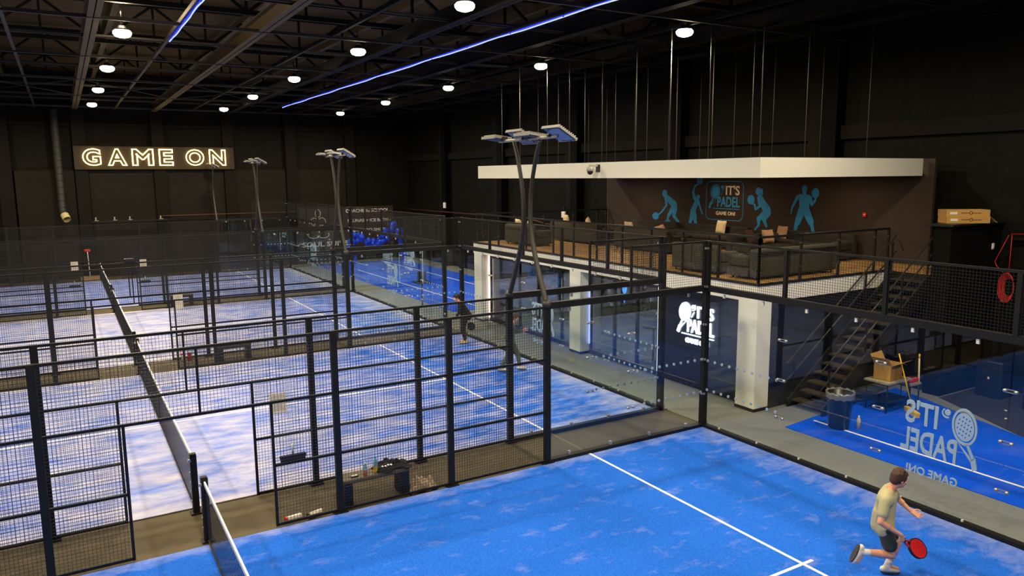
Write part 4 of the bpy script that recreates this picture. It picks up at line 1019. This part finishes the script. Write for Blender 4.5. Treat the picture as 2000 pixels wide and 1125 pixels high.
for a, b in (((-.26, -.2, 0), (-.25, .2, .36)), ((.25, -.2, 0), (.26, .2, .36)), ((-.26, -.2, 0), (.26, -.19, .36)), ((-.26, .19, 0), (.26, .2, .36)), ((-.26, -.2, 0), (.26, .2, .01))): q.box(a, b)
lb(q, 'box', 'cardboard', bx)
def flap(p, qv, up_, name='flap'):
    a, b = Vector(p), Vector(qv); u = Vector(up_); nrm = (b-a).cross(u).normalized()*.004
    m_ = MB(); m_.add([a, b, b+u, a+u, a+nrm, b+nrm, b+u+nrm, a+u+nrm], [(0, 1, 2, 3), (7, 6, 5, 4), (0, 4, 5, 1), (1, 5, 6, 2), (2, 6, 7, 3), (3, 7, 4, 0)]); lb(m_, name, 'cardboard', bx)
flap((-.26, -.2, .36), (.26, -.2, .36), (0, -.2, .1)); flap((-.26, .2, .36), (.26, .2, .36), (0, .1, .2)); flap((-.26, -.2, .36), (-.26, .2, .36), (-.15, 0, .18)); flap((.26, -.2, .36), (.26, .2, .36), (.2, 0, -.08))
tr_ = thing('tool_tray', 'red plastic tool tray beside the open cardboard box', 'tool box', (5.15, -1.45, .55)); lb(MB().rbox((0, 0, .05), (.34, .2, .1), .02), 'tray', 'red_plastic', tr_); lb(MB().box((-.12, -.02, .1), (.12, .02, .12)), 'handle', 'black_plastic', tr_)
tr2 = thing('step_stool', 'low dark stool with pale top under the red tray', 'stool', (5.15, -1.45, 0)); lb(MB().box((-.2, -.14, .5), (.2, .14, .55)), 'stool_top', 'wall_cream_dim', tr2)
for sx_ in (-.17, .17):
    for sy_ in (-.11, .11): lb(MB().bar((sx_, sy_, 0), (sx_, sy_, .5), .014, 6), 'leg', 'black_steel', tr2)
yb = thing('court_broom', 'yellow broom with wide yellow head leaning on the folding table', 'broom', (4.5, -1.82, .012))
lb(MB().tube([(.0, -.1, .14), (-.15, .2, 1.35)], .014, 8), 'handle', 'yellow_plastic', yb)
q = MB(); q.box((-.04, -.05, .09), (.04, .05, .13)); q.tube([(0, 0, 0), (.0, 0, .0001)], .001, 3); 
h = MB(); rmz = Matrix.Rotation(1.0, 3, 'Z')
tmp = MB().box((-.27, -.05, .06), (.27, .05, .11)); h.add([rmz @ Vector(v)+Vector((0, -.1, 0)) for v in tmp.v], tmp.f); lb(h, 'broom_head', 'yellow_plastic', yb)
h = MB(); tmp = MB().box((-.26, -.045, 0), (.26, .045, .06)); h.add([rmz @ Vector(v)+Vector((0, -.1, 0)) for v in tmp.v], tmp.f); lb(h, 'bristles', 'yellow_plastic', yb)
wp = thing('wooden_pole', 'pale wooden pole leaning upright at the edge of the dark matting', 'pole', (5.35, -1.55, .01)); lb(MB().tube([(0, 0, 0), (.12, .12, 1.15)], .02, 8), 'shaft', 'cushion_cream', wp); lb(MB().tube([(.11, .11, 1.06), (.12, .12, 1.16)], .022, 8), 'end_cap', 'yellow_plastic', wp)
for i, (x, y, s, lab) in enumerate(((7.4, -3.3, (.9, .6, .5), 'low dark padded block on the scuffed matting'), (7.6, -2.1, (.7, .6, .9), 'tall dark padded block near the black store'))):
    t = thing('padded_block', lab, 'block', (x, y, .01)); lb(MB().rbox((0, 0, s[2]/2), s, .04), 'cover', 'bin_black', t); lb(MB().box((-s[0]/2-.004, -.02, s[2]*.5), (-s[0]/2+.003, .02, s[2]*.56)), 'tag', 'label_white', t)
rnd = random.Random(4)
for i in range(5):
    x, y = ((5.9, -3.2), (6.5, -2.9), (6.9, -3.4), (6.2, -4.6), (7.1, -4.4))[i]
    o = lb(MB().rbox((0, 0, .012), (.06, .04, .024), .008), 'paper_scrap', 'paper', None); o.location = (x, y, .012); o.rotation_euler = (0, 0, i); tag(o, 'small crumpled white paper scrap on the dark matting', 'paper scrap', 'paper scraps on the matting')
bj = thing('drinks_stand', 'black pole stand with a square black top beside the far lobby turf', 'stand', (1.1, 17.2, 0)); MB().tube([(1.1, 17.2, 0), (1.1, 17.2, 1.0)], .035, 8).build('pole', 'black_steel', bj); MB().box((.8, 16.9, 1.0), (1.4, 17.5, 1.05)).build('stand_top', 'black_plastic', bj); MB().lathe((1.1, 17.2, 0), [(.001, .03), (.25, .02), (.25, 0)], 18).build('base', 'black_steel', bj)
bk = thing('speaker_box', 'black speaker resting on the pole stand', 'speaker', (1.1, 17.2, 1.05)); lb(MB().rbox((0, 0, .22), (.3, .3, .44), .02), 'cabinet', 'sound_black', bk); lb(MB().lathe((0, 0, .22), [(.001, 0), (.1, 0)], 16), 'cone', 'mast_grey', bk)
for i, (x, y, s, m, lab) in enumerate(((7.9, 24.6, (.5, .6, .35), 'cushion_brown', 'brown crate against the back wall beyond the lobby turf'), (7.9, 23.6, (.5, .5, .5), 'label_white', 'white box against the back wall beyond the lobby turf'), (7.85, 22.2, (.7, 1.0, .8), 'bin_black', 'black cabinet against the back wall beyond the lobby turf'))):
    t = thing('storage_box', lab, 'box', (x, y, 0)); lb(MB().rbox((0, 0, s[2]/2), s, .02), 'body', m, t); lb(MB().box((-s[0]/2-.01, -s[1]/2-.01, s[2]*.8), (s[0]/2+.01, s[1]/2+.01, s[2]*.85)), 'lid_rim', 'black_plastic', t)
wl = thing('wall_sensor', 'small white box fixed on the back wall above the far railing', 'sensor', (8.15, 16.9, 3.7)); MB().rbox((8.16, 17.1, 3.62), (.09, .26, .34), .02).build('case', 'white_plastic', wl); MB().box((8.13, 17.02, 3.8), (8.2, 17.1, 3.95)).build('aerial', 'black_plastic', wl)
wl = thing('wall_sensor', 'small white box on the back wall pillar beyond the third court', 'sensor', (8.15, 29.7, 3.6)); MB().rbox((8.16, 29.6, 3.65), (.09, .26, .34), .02).build('case', 'white_plastic', wl); MB().box((8.13, 29.56, 3.82), (8.2, 29.64, 3.95)).build('aerial', 'black_plastic', wl)
# floodlets along the top of the shutters at the sign wall
for i, x in enumerate((-9.95, -9.05, -8.3, -6.75)):
    o = thing('wall_light', 'small white spot lamp on the rail below the neon sign', 'wall light', (x, 35.3, 3.12), group='small lamps below the neon sign'); lb(MB().box((-.1, -.05, 0), (.1, .05, .03)), 'base', 'lamp_alu', o); lb(MB().rbox((-.03, -.02, .11), (.07, .08, .17), .015), 'lamp_head', 'lamp_alu', o)
rr_ = MB().box((-10.2, 35.2, 3.04), (-6.4, 35.4, 3.12)); 
for x in (-10.1, -6.5): rr_.box((x-.03, 35.3, 3.05), (x+.03, 35.8, 3.1))
o = rr_.build('lamp_shelf', 'black_steel', origin=(-8.3, 35.4, 3.1)); tag(o, 'long narrow black shelf on the far wall carrying four small lamps', 'shelf')

# ------------------------------------------------------------------ benches and things in the walkways
def bench(x, y, L, label):
    t = thing('bench', label, 'bench', (x, y, 0))
    lb(MB().rbox((0, 0, .43), (L, .36, .06), .008), 'seat', 'concrete_strip' if False else 'bench_top', t)
    for s in (-1, 1): lb(MB().box((s*(L/2-.01)-(.14 if s > 0 else 0), -.17, 0), (s*(L/2-.01)+(0 if s > 0 else .14), .17, .40)), 'leg', 'black_plastic', t)
    lb(MB().box((-L/2+.14, -.02, .33), (L/2-.14, .02, .40)), 'stretcher', 'black_plastic', t)
mat('bench_top', srgb((92, 84, 66)), .6)
bench(-7.32, .27, 1.15, 'black bench between the first two courts, holding a jacket and bottles')
bench(-7.4, 11.9, .95, 'low black bench in the walkway behind the second court, empty')
bench(-7.4, 23.35, .9, 'small dark bench in the farthest walkway beside a paper notice')
def bottle(x, y, z, label, h, cols):
    t = thing('drink_bottle', label, 'bottle', (x, y, z))
    lb(MB().lathe((0, 0, 0), [(.001, 0), (.034, 0), (.036, .02), (.036, h*.42)], 14), 'drink', cols[0], t)
    lb(MB().lathe((0, 0, h*.42), [(.036, 0), (.036, h*.2), (.03, h*.34), (.014, h*.44), (.014, h*.48)], 14), 'bottle_neck', cols[1], t)
    lb(MB().lathe((0, 0, h*.9), [(.018, 0), (.018, h*.1), (.001, h*.1)], 12), 'cap', cols[2], t)
bottle(-7.5, .17, .46, 'shorter bottle with white cap on the bench', .22, ('drink_red', 'clear_blue', 'white_plastic'))
bottle(-7.31, .2, .46, 'taller bottle with blue top and yellow drink on the bench', .28, ('drink_yellow', 'clear_blue', 'blue_plastic'))
def cloth(name, x, y, z, L, W, H, m, label, cat, seed, hang=0, rz=0):
    rnd = random.Random(seed); n, k = 30, 18; vs = []; ph = [rnd.uniform(0, 6) for _ in range(8)]
    for i in range(n+1):
        for j in range(k+1):
            u = -1+2*i/n; v = -1+2*j/k; e = max(0, 1-(u*u)**2)*max(0, 1-(v*v)**2)
            hh = H*e*(.55+.25*math.sin(5*u+ph[0]+2*v)+.2*math.sin(9*v+ph[1]+3*u)+.12*math.sin(15*u-7*v+ph[2]))
            vs.append((u*L/2*(1+.08*math.sin(6*v+ph[3])), v*W/2*(1+.12*math.sin(5*u+ph[4])), max(.004, hh)-hang*max(0, abs(v)-.7)))
    b = len(vs); fs = [(i*(k+1)+j, (i+1)*(k+1)+j, (i+1)*(k+1)+j+1, i*(k+1)+j+1) for i in range(n) for j in range(k)]
    q = MB(); q.add(vs, fs, True); o = lb(q, name, m, None); o.location = (x, y, z); o.rotation_euler = (0, 0, rz); tag(o, label, cat)
    sd = o.modifiers.new('solid', 'SOLIDIFY'); sd.thickness = .006; sd.offset = 0
    return o
jk = cloth('jacket', -7.0, .26, .465, .62, .36, .15, 'black_cloth', 'black jacket with white print crumpled on the bench end', 'jacket', 3)
def jacket_print():
    q = MB()
    for i, (a, b) in enumerate(((-.2, -.1), (-.15, -.12), (-.1, -.1), (-.06, -.13))): q.cbox((a, b, .085+.005*i), (.03, .05, .012))
    o = lb(q, 'print', 'label_white', jk)
jacket_print()
ph_ = thing('phone', 'small dark phone at the near end of the bench', 'phone', (-7.68, .2, .46)); lb(MB().rbox((0, 0, .012), (.13, .07, .022), .008), 'case', 'black_plastic', ph_); lb(MB().box((-.055, -.028, .0235), (.055, .028, .0255)), 'screen', 'galvanised', ph_)
cloth('towel', -6.5, .16, .0, .52, .3, .24, 'taupe_cloth', 'crumpled taupe towel on the floor beside the bench', 'towel', 9)
def ballcan(x, y, rz, label, m, mc):
    t = thing('ball_tube', label, 'ball tube', (x, y, .0), rz)
    lb(MB().tube([(-.13, 0, .042), (.1, 0, .042)], .04, 16), 'tube', m, t); lb(MB().tube([(-.155, 0, .042), (-.13, 0, .042)], .042, 16), 'lid', mc, t); lb(MB().tube([(-.02, 0, .042), (.03, 0, .042)], .0405, 16), 'label_band', 'label_white', t)
ballcan(-8.7, .13, .15, 'white ball tube with red lid lying by the gate', 'white_plastic', 'red_plastic')
ballcan(-8.37, .1, .3, 'dark and white ball tube lying by the fence post', 'paper', 'black_plastic')
def notice(x, y, z, label, w=.28, h=.36):
    t = thing('paper_notice', label, 'notice', (x, y, z)); MB().box((x-w/2, y-.004, z-h/2), (x+w/2, y, z+h/2)).build('sheet', 'paper', t)
    c = MB()
    for i in range(5): c.box((x-w/2+.03, y-.0055, z+h/2-.06-.055*i), (x+w/2-.03-(.05 if i % 2 else 0), y-.004, z+h/2-.05-.055*i))
    c.build('text_lines', 'lamp_alu', t)
notice(-8.6, G-.035, 1.58, 'white paper notice on the gate mesh of the second court')
notice(-8.75, 10+2*G-.035, 1.75, 'white paper notice on the gate mesh of the third court', .26, .42)
notice(-11.25, 20+3*G-.035, 1.85, 'white paper notice on the last court mesh near the broom', .26, .38)
notice(-8.72, 20+3*G-.035, 1.8, 'white paper notice on the last court mesh near the net', .26, .36)
def hung_brush(x, y, z, label, m):
    t = thing('court_brush', label, 'brush', (x, y, z)); lb(MB().box((-.2, -.03, 0), (.2, .03, .05)), 'brush_head', m, t); lb(MB().box((-.19, -.028, -.06), (.19, .028, 0)), 'bristles', 'bristle_navy', t); lb(MB().tube([(0, 0, .05), (0, .0, .22)], .015, 8), 'handle', 'mint_grip', t)
hung_brush(-8.69, .09, 1.04, 'navy court brush resting on the middle rail of the front gate', 'bristle_navy')
hung_brush(-11.3, 20+3*G-.1, 1.04, 'dark brush hanging on the last court mesh, far side of the net', 'black_plastic')
hung_brush(-8.7, 20+3*G-.1, 1.04, 'dark brush hanging on the last court mesh, near side of the net', 'black_plastic')
wb = thing('wide_broom', 'wide beige court broom standing at the sign wall with orange grip', 'broom', (-10.5, 34.9, 0))
lb(MB().box((-.45, -.08, .12), (.45, .08, .2)), 'broom_head', 'taupe_cloth', wb); lb(MB().box((-.44, -.075, 0), (.44, .075, .12)), 'bristles', 'cushion_tan', wb); lb(MB().tube([(0, 0, .2), (-.02, .3, 1.5)], .02, 8), 'handle', 'white_plastic', wb); lb(MB().rbox((-.02, .31, 1.56), (.3, .08, .14), .03), 'grip', 'red_plastic', wb)
sn = thing('sensor_box', 'small black box on top of the second court fence above the net', 'sensor', (-9.95, 10+2*G, 3.0)); lb(MB().rbox((.0, 0, .06), (.28, .1, .11), .01), 'case', 'black_plastic', sn); lb(MB().box((.1, -.03, .11), (.16, .03, .16)), 'lens', 'black_steel', sn)
cn = thing('ball_can', 'small red and white can on the floor of the second walkway', 'can', (-8.75, 12.4, 0)); lb(MB().lathe((0, 0, 0), [(.001, 0), (.06, 0), (.06, .2)], 14), 'can_body', 'white_plastic', cn); lb(MB().lathe((0, 0, .2), [(.062, 0), (.062, .03), (.001, .03)], 14), 'lid', 'red_plastic', cn)
c2 = thing('ball_can', 'red can standing beside the white one in the second walkway', 'can', (-8.58, 12.42, 0)); lb(MB().lathe((0, 0, 0), [(.001, 0), (.06, 0), (.06, .2)], 14), 'can_body', 'red_plastic', c2); lb(MB().lathe((0, 0, .2), [(.062, 0), (.062, .03), (.001, .03)], 14), 'lid', 'black_plastic', c2)
# ================================================================== PEOPLE
def remeshed(mb, name, m, parent, vox, smooth=4):
    o = lb(mb, name, m, parent)
    r = o.modifiers.new('remesh', 'REMESH'); r.mode = 'VOXEL'; r.voxel_size = vox; r.use_smooth_shade = True
    s = o.modifiers.new('smooth', 'SMOOTH'); s.iterations = smooth; s.factor = .5
    return o
def V(*a): return Vector(a)
def hand(mb, wrist, d, palm_n, curl, side):
    """palm, four fingers of unequal length, thumb leaving the side of the palm. d: along the hand, palm_n: out of the palm"""
    d = d.normalized(); n = (palm_n-d*palm_n.dot(d)).normalized(); s = d.cross(n)*side
    base = wrist+d*.02; kn = wrist+d*.095
    for k in (-1, -.33, .33, 1): mb.cap(base+s*.018*k, .016, kn+s*.03*k, .013, 8)
    L = (.068, .078, .074, .058)
    for i, k in enumerate((-1, -.34, .32, .95)):
        p = kn+s*.035*k; q = (d+s*.13*k).normalized()
        for seg, fr_ in enumerate((.45, .32, .23)):
            a = curl*(1, 1.2, .9)[seg]; q = (q*math.cos(a)+n*math.sin(a)).normalized()
            # keep rotating in the d-n plane
            nn = (n-q*n.dot(q)); nn = nn.normalized() if nn.length > 1e-4 else -d
            e = p+q*L[i]*fr_*1.15; mb.cap(p, .0086-.0008*seg, e, .0080-.0008*seg, 8); p = e
            n_old = n
        # per-finger curl continues
    t0 = wrist+d*.035-s*.028; td = (d*.6-s*.75+n*.35).normalized(); t1 = t0+td*.04; t2 = t1+(d*.8-s*.2+n*.5).normalized()*.032; t3_ = t2+(d*.8+n*.5+s*.2).normalized()*.024
    mb.cap(t0, .013, t1, .011, 8); mb.cap(t1, .0105, t2, .0095, 8); mb.cap(t2, .0095, t3_, .008, 8)
def head(mb, c, f, upv, s=1):
    """skull, jaw, nose, ears, lips, brow; f faces forward"""
    f = f.normalized(); u = (upv-f*upv.dot(f)).normalized(); l = u.cross(f)
    rm = Matrix((f, l, u)).transposed()
    def W(x, y, z): return c+rm @ V(x, y, z)*s
    mb.ball(W(-.012, 0, .025), .098*s, 20, 14, (1.0, .80, 1.0), rm)
    mb.ball(W(.022, 0, -.035), .072*s, 16, 12, (.95, .86, 1.05), rm)
    mb.cap(W(.045, 0, -.085), .026*s, W(.062, 0, -.082), .022*s)                # chin
    mb.cap(W(.082, 0, .02), .009*s, W(.104, 0, -.022), .014*s)                  # nose
    mb.ball(W(.094, .012, -.026), .009*s, 8, 6); mb.ball(W(.094, -.012, -.026), .009*s, 8, 6)
    for y in (-1, 1):
        mb.cap(W(.076, .012*y, .038), .009*s, W(.066, .05*y, .036), .008*s, 8)   # brow
        mb.ball(W(.055, .045*y, -.015), .026*s, 10, 8)                           # cheek
        mb.ball(W(-.008, .078*y, .0), .026*s, 10, 8, (.75, .35, 1.25), rm)       # ear
    mb.cap(W(.086, -.016, -.052), .0075*s, W(.086, .016, -.052), .0075*s, 8); mb.cap(W(.084, -.014, -.063), .008*s, W(.084, .014, -.063), .008*s, 8)
    return W
def person(name, label, loc, rz, J, mats, cap_=None, hairstyle='short', build=1.0):
    """J: dict of joints in the person's frame (x forward, y left, z up)"""
    t = thing(name, label, 'person', loc, rz)
    J = {k: Vector(v) for k, v in J.items()}
    b = MB(); B = build
    W = head(b, J['head'], J['face'], J['headup'])
    b.cap(J['neck'], .056*B, J['head']+(J['neck']-J['head'])*.35, .052*B)
    # torso
    for s, k in ((1, 'l'), (-1, 'r')):
        b.cap(J['neck']+V(0, 0, -.02), .05*B, J['sh'+k], .054*B)
        b.cap(J['sh'+k]*.72+J['chest']*.28, .088*B, J['chest']*.7+J['sh'+k]*.3, .10*B)
        b.cap(J['chest']*.75+J['sh'+k]*.25, .105*B, J['waist']+(J['hip'+k]-J['pelvis'])*.6, .092*B)
        b.cap(J['waist']+(J['hip'+k]-J['pelvis'])*.5, .09*B, J['hip'+k], .098*B)
        # limbs
        b.cap(J['sh'+k], .053*B, J['el'+k], .040*B); b.cap(J['el'+k], .039*B, J['wr'+k], .026*B)
        b.cap(J['el'+k], .036*B, J['el'+k]*.65+J['wr'+k]*.35, .041*B)
        b.cap(J['hip'+k], .092*B, J['kn'+k], .055*B); b.cap(J['kn'+k], .054*B, J['kn'+k]*.62+J['an'+k]*.38, .056*B); b.cap(J['kn'+k]*.65+J['an'+k]*.35, .054*B, J['an'+k], .036*B)
        fd = (J['toe'+k]-J['an'+k]); b.cap(J['an'+k], .038*B, J['an'+k]+fd*.85, .034*B)
        hand(b, J['wr'+k], J['hd'+k], J['pn'+k], J.get('curl'+k, V(.35, 0, 0)).x, s)
    body = remeshed(b, 'body', mats['skin'], t, .0058, 3)
    # eyes
    for s in (-1, 1):
        lb(MB().ball(W(.071, .03*s, .016), .0095, 10, 8), 'eye', 'white_plastic', t)
        lb(MB().ball(W(.0768, .03*s, .016), .0058, 8, 6), 'iris', 'eye_dark', t)
    h = MB(); h.ball(W(-.022, 0, .038), .107, 20, 14, (1.0, .86, .98), Matrix((J['face'].normalized(), J['headup'].cross(J['face']).normalized(), J['headup'])).transposed())
    h.ball(W(.045, 0, .088), .045, 14, 10, (1, 1.35, .6)); h.ball(W(-.06, 0, -.01), .07, 14, 10)
    if hairstyle == 'tousled':
        rn = random.Random(2)
        for i in range(26):
            a = rn.uniform(0, 2*PI); e = rn.uniform(.2, 1.4); p = W(-.02+.1*math.cos(e)*math.cos(a)*.9, .085*math.cos(e)*math.sin(a), .045+.095*math.sin(e)); h.cap(p, .022, p+V(rn.uniform(-.02, .02), rn.uniform(-.02, .02), .012), .012, 8)
    # cut hair away from the face: only keep what sits behind the hairline
    hv = []
    remeshed(h, 'hair', mats['hair'], t, .009, 2)
    # top
    if mats.get('top'):
        q = MB()
        for k in ('l', 'r'):
            q.cap(J['neck']+(J['sh'+k]-J['neck'])*.35+V(0, 0, -.015), .062*B, J['sh'+k], .068*B)
            q.cap(J['sh'+k]*.72+J['chest']*.28, .102*B, J['chest']*.7+J['sh'+k]*.3, .118*B)
            q.cap(J['chest']*.75+J['sh'+k]*.25, .124*B, J['waist']+(J['hip'+k]-J['pelvis'])*.6, .112*B)
            q.cap(J['waist']+(J['hip'+k]-J['pelvis'])*.6, .112*B, J['hem'+k] if 'hem'+k in J else J['pelvis']*.4+J['hip'+k]*.6, .124*B)
            q.cap(J['waist']+V(-.03, 0, 0), .115*B, J['pelvis']+V(-.02, 0, -.02), .126*B)
            fr_ = mats.get('sleeve', .6)
            if fr_ <= 1: q.cap(J['sh'+k], .072*B, J['sh'+k].lerp(J['el'+k], fr_), .066*B)
            else: q.cap(J['sh'+k], .07*B, J['el'+k], .056*B); q.cap(J['el'+k], .056*B, J['el'+k].lerp(J['wr'+k], .93), .042*B)
        if mats.get('flare'):
            for a, r_, b_, s_ in mats['flare']: q.cap(a, r_, b_, s_)
        remeshed(q, 'top', mats['top'], t, .012, 5)
    if mats.get('bottom'):
        q = MB(); fr_ = mats.get('leg', .6)
        q.cap(J['hipl'], .108*B, J['hipr'], .108*B); q.cap(J['waist']*.5+J['pelvis']*.5, .105*B, J['pelvis'], .115*B)
        for k in ('l', 'r'):
            if fr_ <= 1: q.cap(J['hip'+k], .108*B, J['hip'+k].lerp(J['kn'+k], fr_), .098*B)
            else: q.cap(J['hip'+k], .106*B, J['kn'+k], .075*B); q.cap(J['kn'+k], .075*B, J['kn'+k].lerp(J['an'+k], .88), .052*B)
        remeshed(q, 'shorts' if fr_ <= 1 else 'trousers', mats['bottom'], t, .012, 5)
    for k in ('l', 'r'):
        an, toe = J['an'+k], J['toe'+k]; d = (toe-an); shin = (J['kn'+k]-an).normalized()
        fwd = (d-shin*d.dot(shin)*.0).normalized(); sole = J.get('sole'+k, V(0, 0, -1)).normalized(); side_ = fwd.cross(sole).normalized(); f2 = sole.cross(side_).normalized()
        if f2.dot(fwd) < 0: f2 = -f2
        hb_ = an+sole*.045
        q = MB(); q.cap(hb_-f2*.05, .042, hb_+f2*.05, .045); q.cap(hb_+f2*.05, .044, hb_+f2*.16+sole*.012, .034); q.cap(an+sole*.0, .046, hb_, .046)
        q.cap(hb_+f2*.03+side_*.012, .04, hb_+f2*.14+side_*.012+sole*.01, .033); q.cap(hb_+f2*.03-side_*.012, .04, hb_+f2*.14-side_*.012+sole*.01, .033)
        sp = remeshed(q, 'shoe', mats['shoe'], t, .009, 3)
        q = MB(); n = 16; vs = []
        for lay in (0, 1):
            for i in range(n):
                a = 2*PI*i/n; vs.append(hb_+f2*(.055+.135*math.cos(a))+side_*(.045*math.sin(a)*(1+.12*math.cos(a)))+sole*(.032+.018*lay))
        q.add(vs, [tuple(range(n)), tuple(range(2*n-1, n-1, -1))]+[(i, (i+1) % n, (i+1) % n+n, i+n) for i in range(n)]); lb(q, 'sole', mats.get('sole', 'sole_dark'), sp)
        if mats.get('sock'): q = MB().cap(an+shin*.0, .044, an+shin*.09, .043); lb(q, 'sock', mats['sock'], t)
    return t, J
def racket(label, loc, rz, p0, d, nrm, m, grip='grip_black'):
    """padel racket: grip, bridge, perforated thick face; p0 = butt end, local frame of the person holding it"""
    t = thing('padel_racket', label, 'racket', loc, rz); d = d.normalized(); nrm = (nrm-d*nrm.dot(d)).normalized(); s = d.cross(nrm)
    def t3(x, z, dd): return p0+s*x+d*z+nrm*dd
    lb(MB().tube([p0, p0+d*.13], .016, 10), 'grip', grip, t)
    f = MB(); f.add(*flat_shape(ell2(0, .325, .125, .135, 0, 32), t3, .034)); fb = lb(f, 'face', m, t)
    q = MB(); q.add(*flat_shape([(-.016, .12), (-.06, .215), (-.04, .225), (-.008, .15)], t3, .03)); q.add(*flat_shape([(.016, .12), (.06, .215), (.04, .225), (.008, .15)], t3, .03)); lb(q, 'bridge', m, t)
    q = MB(); ring2(q, 0, .325, .128, .138, .012, t3, .038); lb(q, 'rim', 'grip_black', t)
    q = MB()
    for a in range(-2, 3):
        for b in range(-2, 3):
            if abs(a)+abs(b) < 4: q.add(*flat_shape(ell2(a*.035, .335+b*.038, .006, .006, 0, 8), t3, .036))
    lb(q, 'holes', 'grip_black', fb)
# the running player
PL = (-2.36, -5.81, .012); PR = math.atan2(-.46, .9)
JP = dict(head=(.05, -.02, 1.375), face=V(.96, .05, -.22).normalized(), headup=V(.22, 0, .97).normalized(), neck=(-.04, 0, 1.25), chest=(-.09, 0, 1.10), waist=(-.12, 0, .90), pelvis=(-.13, 0, .76),
    shl=(.05, .16, 1.18), shr=(-.20, -.15, 1.15), ell=(.22, .26, .98), wrl=(.33, .14, .86), elr=(-.30, -.24, .90), wrr=(-.03, -.27, .73), hdl=V(.7, -.5, -.4), pnl=V(0, -.6, .6), hdr=V(.2, .1, -1), pnr=V(0, 1, 0), curll=V(.4, 0, 0), curlr=V(.85, 0, 0),
    hipl=(-.12, .085, .73), hipr=(-.13, -.085, .73), knl=(.16, .10, .43), anl=(.02, .07, .115), toel=(.19, .07, .05), knr=(-.02, -.09, .36), anr=(-.43, -.09, .42), toer=(-.50, -.09, .27), soler=V(-1, 0, .45), solel=V(-.1, 0, -1), heml=(-.09, .07, .72), hemr=(-.13, -.07, .72))
person('person', 'running player in sage T-shirt and dark shorts holding a red racket', PL, PR, JP, dict(skin='skin', hair='hair_brown', top='shirt_sage', bottom='shorts_grey', leg=.62, sleeve=.62, shoe='shoe_white', sock='sock_white'), hairstyle='tousled')
racket('red padel racket in the hand of the running player', PL, PR, V(-.066, -.236, .688), V(.86, -.05, -.50), V(-.1, -.7, .7), 'racket_red')
# dark dressed player standing on the second court
P1 = (-.62, 9.95, .012); P1R = math.atan2(.40, -.91)
J1 = dict(head=(.26, .0, 1.50), face=V(.9, .3, -.3).normalized(), headup=V(.3, 0, .95).normalized(), neck=(.17, 0, 1.35), chest=(.11, 0, 1.2), waist=(.03, 0, 1.0), pelvis=(0, 0, .88),
    shl=(.15, .19, 1.29), shr=(.10, -.19, 1.29), ell=(.20, .27, 1.06), wrl=(.27, .2, .93), elr=(-.06, -.28, 1.03), wrr=(-.10, -.28, .80), hdl=V(.5, -.2, -.8), pnl=V(0, -1, 0), hdr=V(-.2, 0, -1), pnr=V(0, 1, 0), curll=V(.9, 0, 0), curlr=V(.9, 0, 0),
    hipl=(0, .09, .84), hipr=(0, -.09, .84), knl=(.08, .10, .47), knr=(.04, -.10, .47), anl=(.0, .10, .11), anr=(-.02, -.10, .11), toel=(.16, .11, .04), toer=(.14, -.12, .04))
person('person', 'player in black jacket and black trousers standing on the second court with a ball', P1, P1R, J1, dict(skin='skin', hair='hair_black', top='black_cloth', bottom='black_cloth', leg=2, sleeve=2, shoe='shoe_beige', flare=((V(.08, 0, 1.15), .15, V(-.08, -.02, .9), .16),)))
racket('black padel racket hanging from the hand of the black jacket player', P1, P1R, V(-.10, -.285, .80), V(-.35, 0, -.93), V(0, 1, 0), 'black_plastic')
o = lb(MB().ball((0, 0, 0), .033, 14, 10), 'padel_ball', 'ball_yellow', None)
cr, srr = math.cos(P1R), math.sin(P1R); wv = V(.33, .16, .84); o.location = (P1[0]+cr*wv.x-srr*wv.y, P1[1]+srr*wv.x+cr*wv.y, wv.z+.012); tag(o, 'yellow ball held by the player in the black jacket', 'ball')
# olive dressed player walking
P2 = (-1.15, 6.12, .012); P2R = math.atan2(-.46, .9)
J2 = dict(head=(.10, 0, 1.50), face=V(1, 0, -.2).normalized(), headup=V(.2, 0, .98).normalized(), neck=(.05, 0, 1.36), chest=(.0, 0, 1.2), waist=(-.03, 0, 1.0), pelvis=(-.02, 0, .88),
    shl=(.04, .19, 1.29), shr=(-.02, -.19, 1.29), ell=(.16, .24, 1.05), wrl=(.33, .18, 1.10), elr=(-.16, -.25, 1.05), wrr=(-.12, -.27, .83), hdl=V(.8, -.2, .3), pnl=V(0, -1, 0), hdr=V(.2, 0, -1), pnr=V(0, 1, 0),
    hipl=(-.02, .09, .84), hipr=(-.02, -.09, .84), knl=(.18, .09, .46), knr=(-.10, -.09, .46), anl=(.24, .09, .115), anr=(-.30, -.09, .13), toel=(.41, .10, .06), toer=(-.14, -.10, .05))
person('person', 'walking player in olive top and trousers behind the mesh of the second court', P2, P2R, J2, dict(skin='skin_pale', hair='hair_brown', top='olive_cloth', bottom='olive_cloth', leg=2, sleeve=2, shoe='shoe_white'))
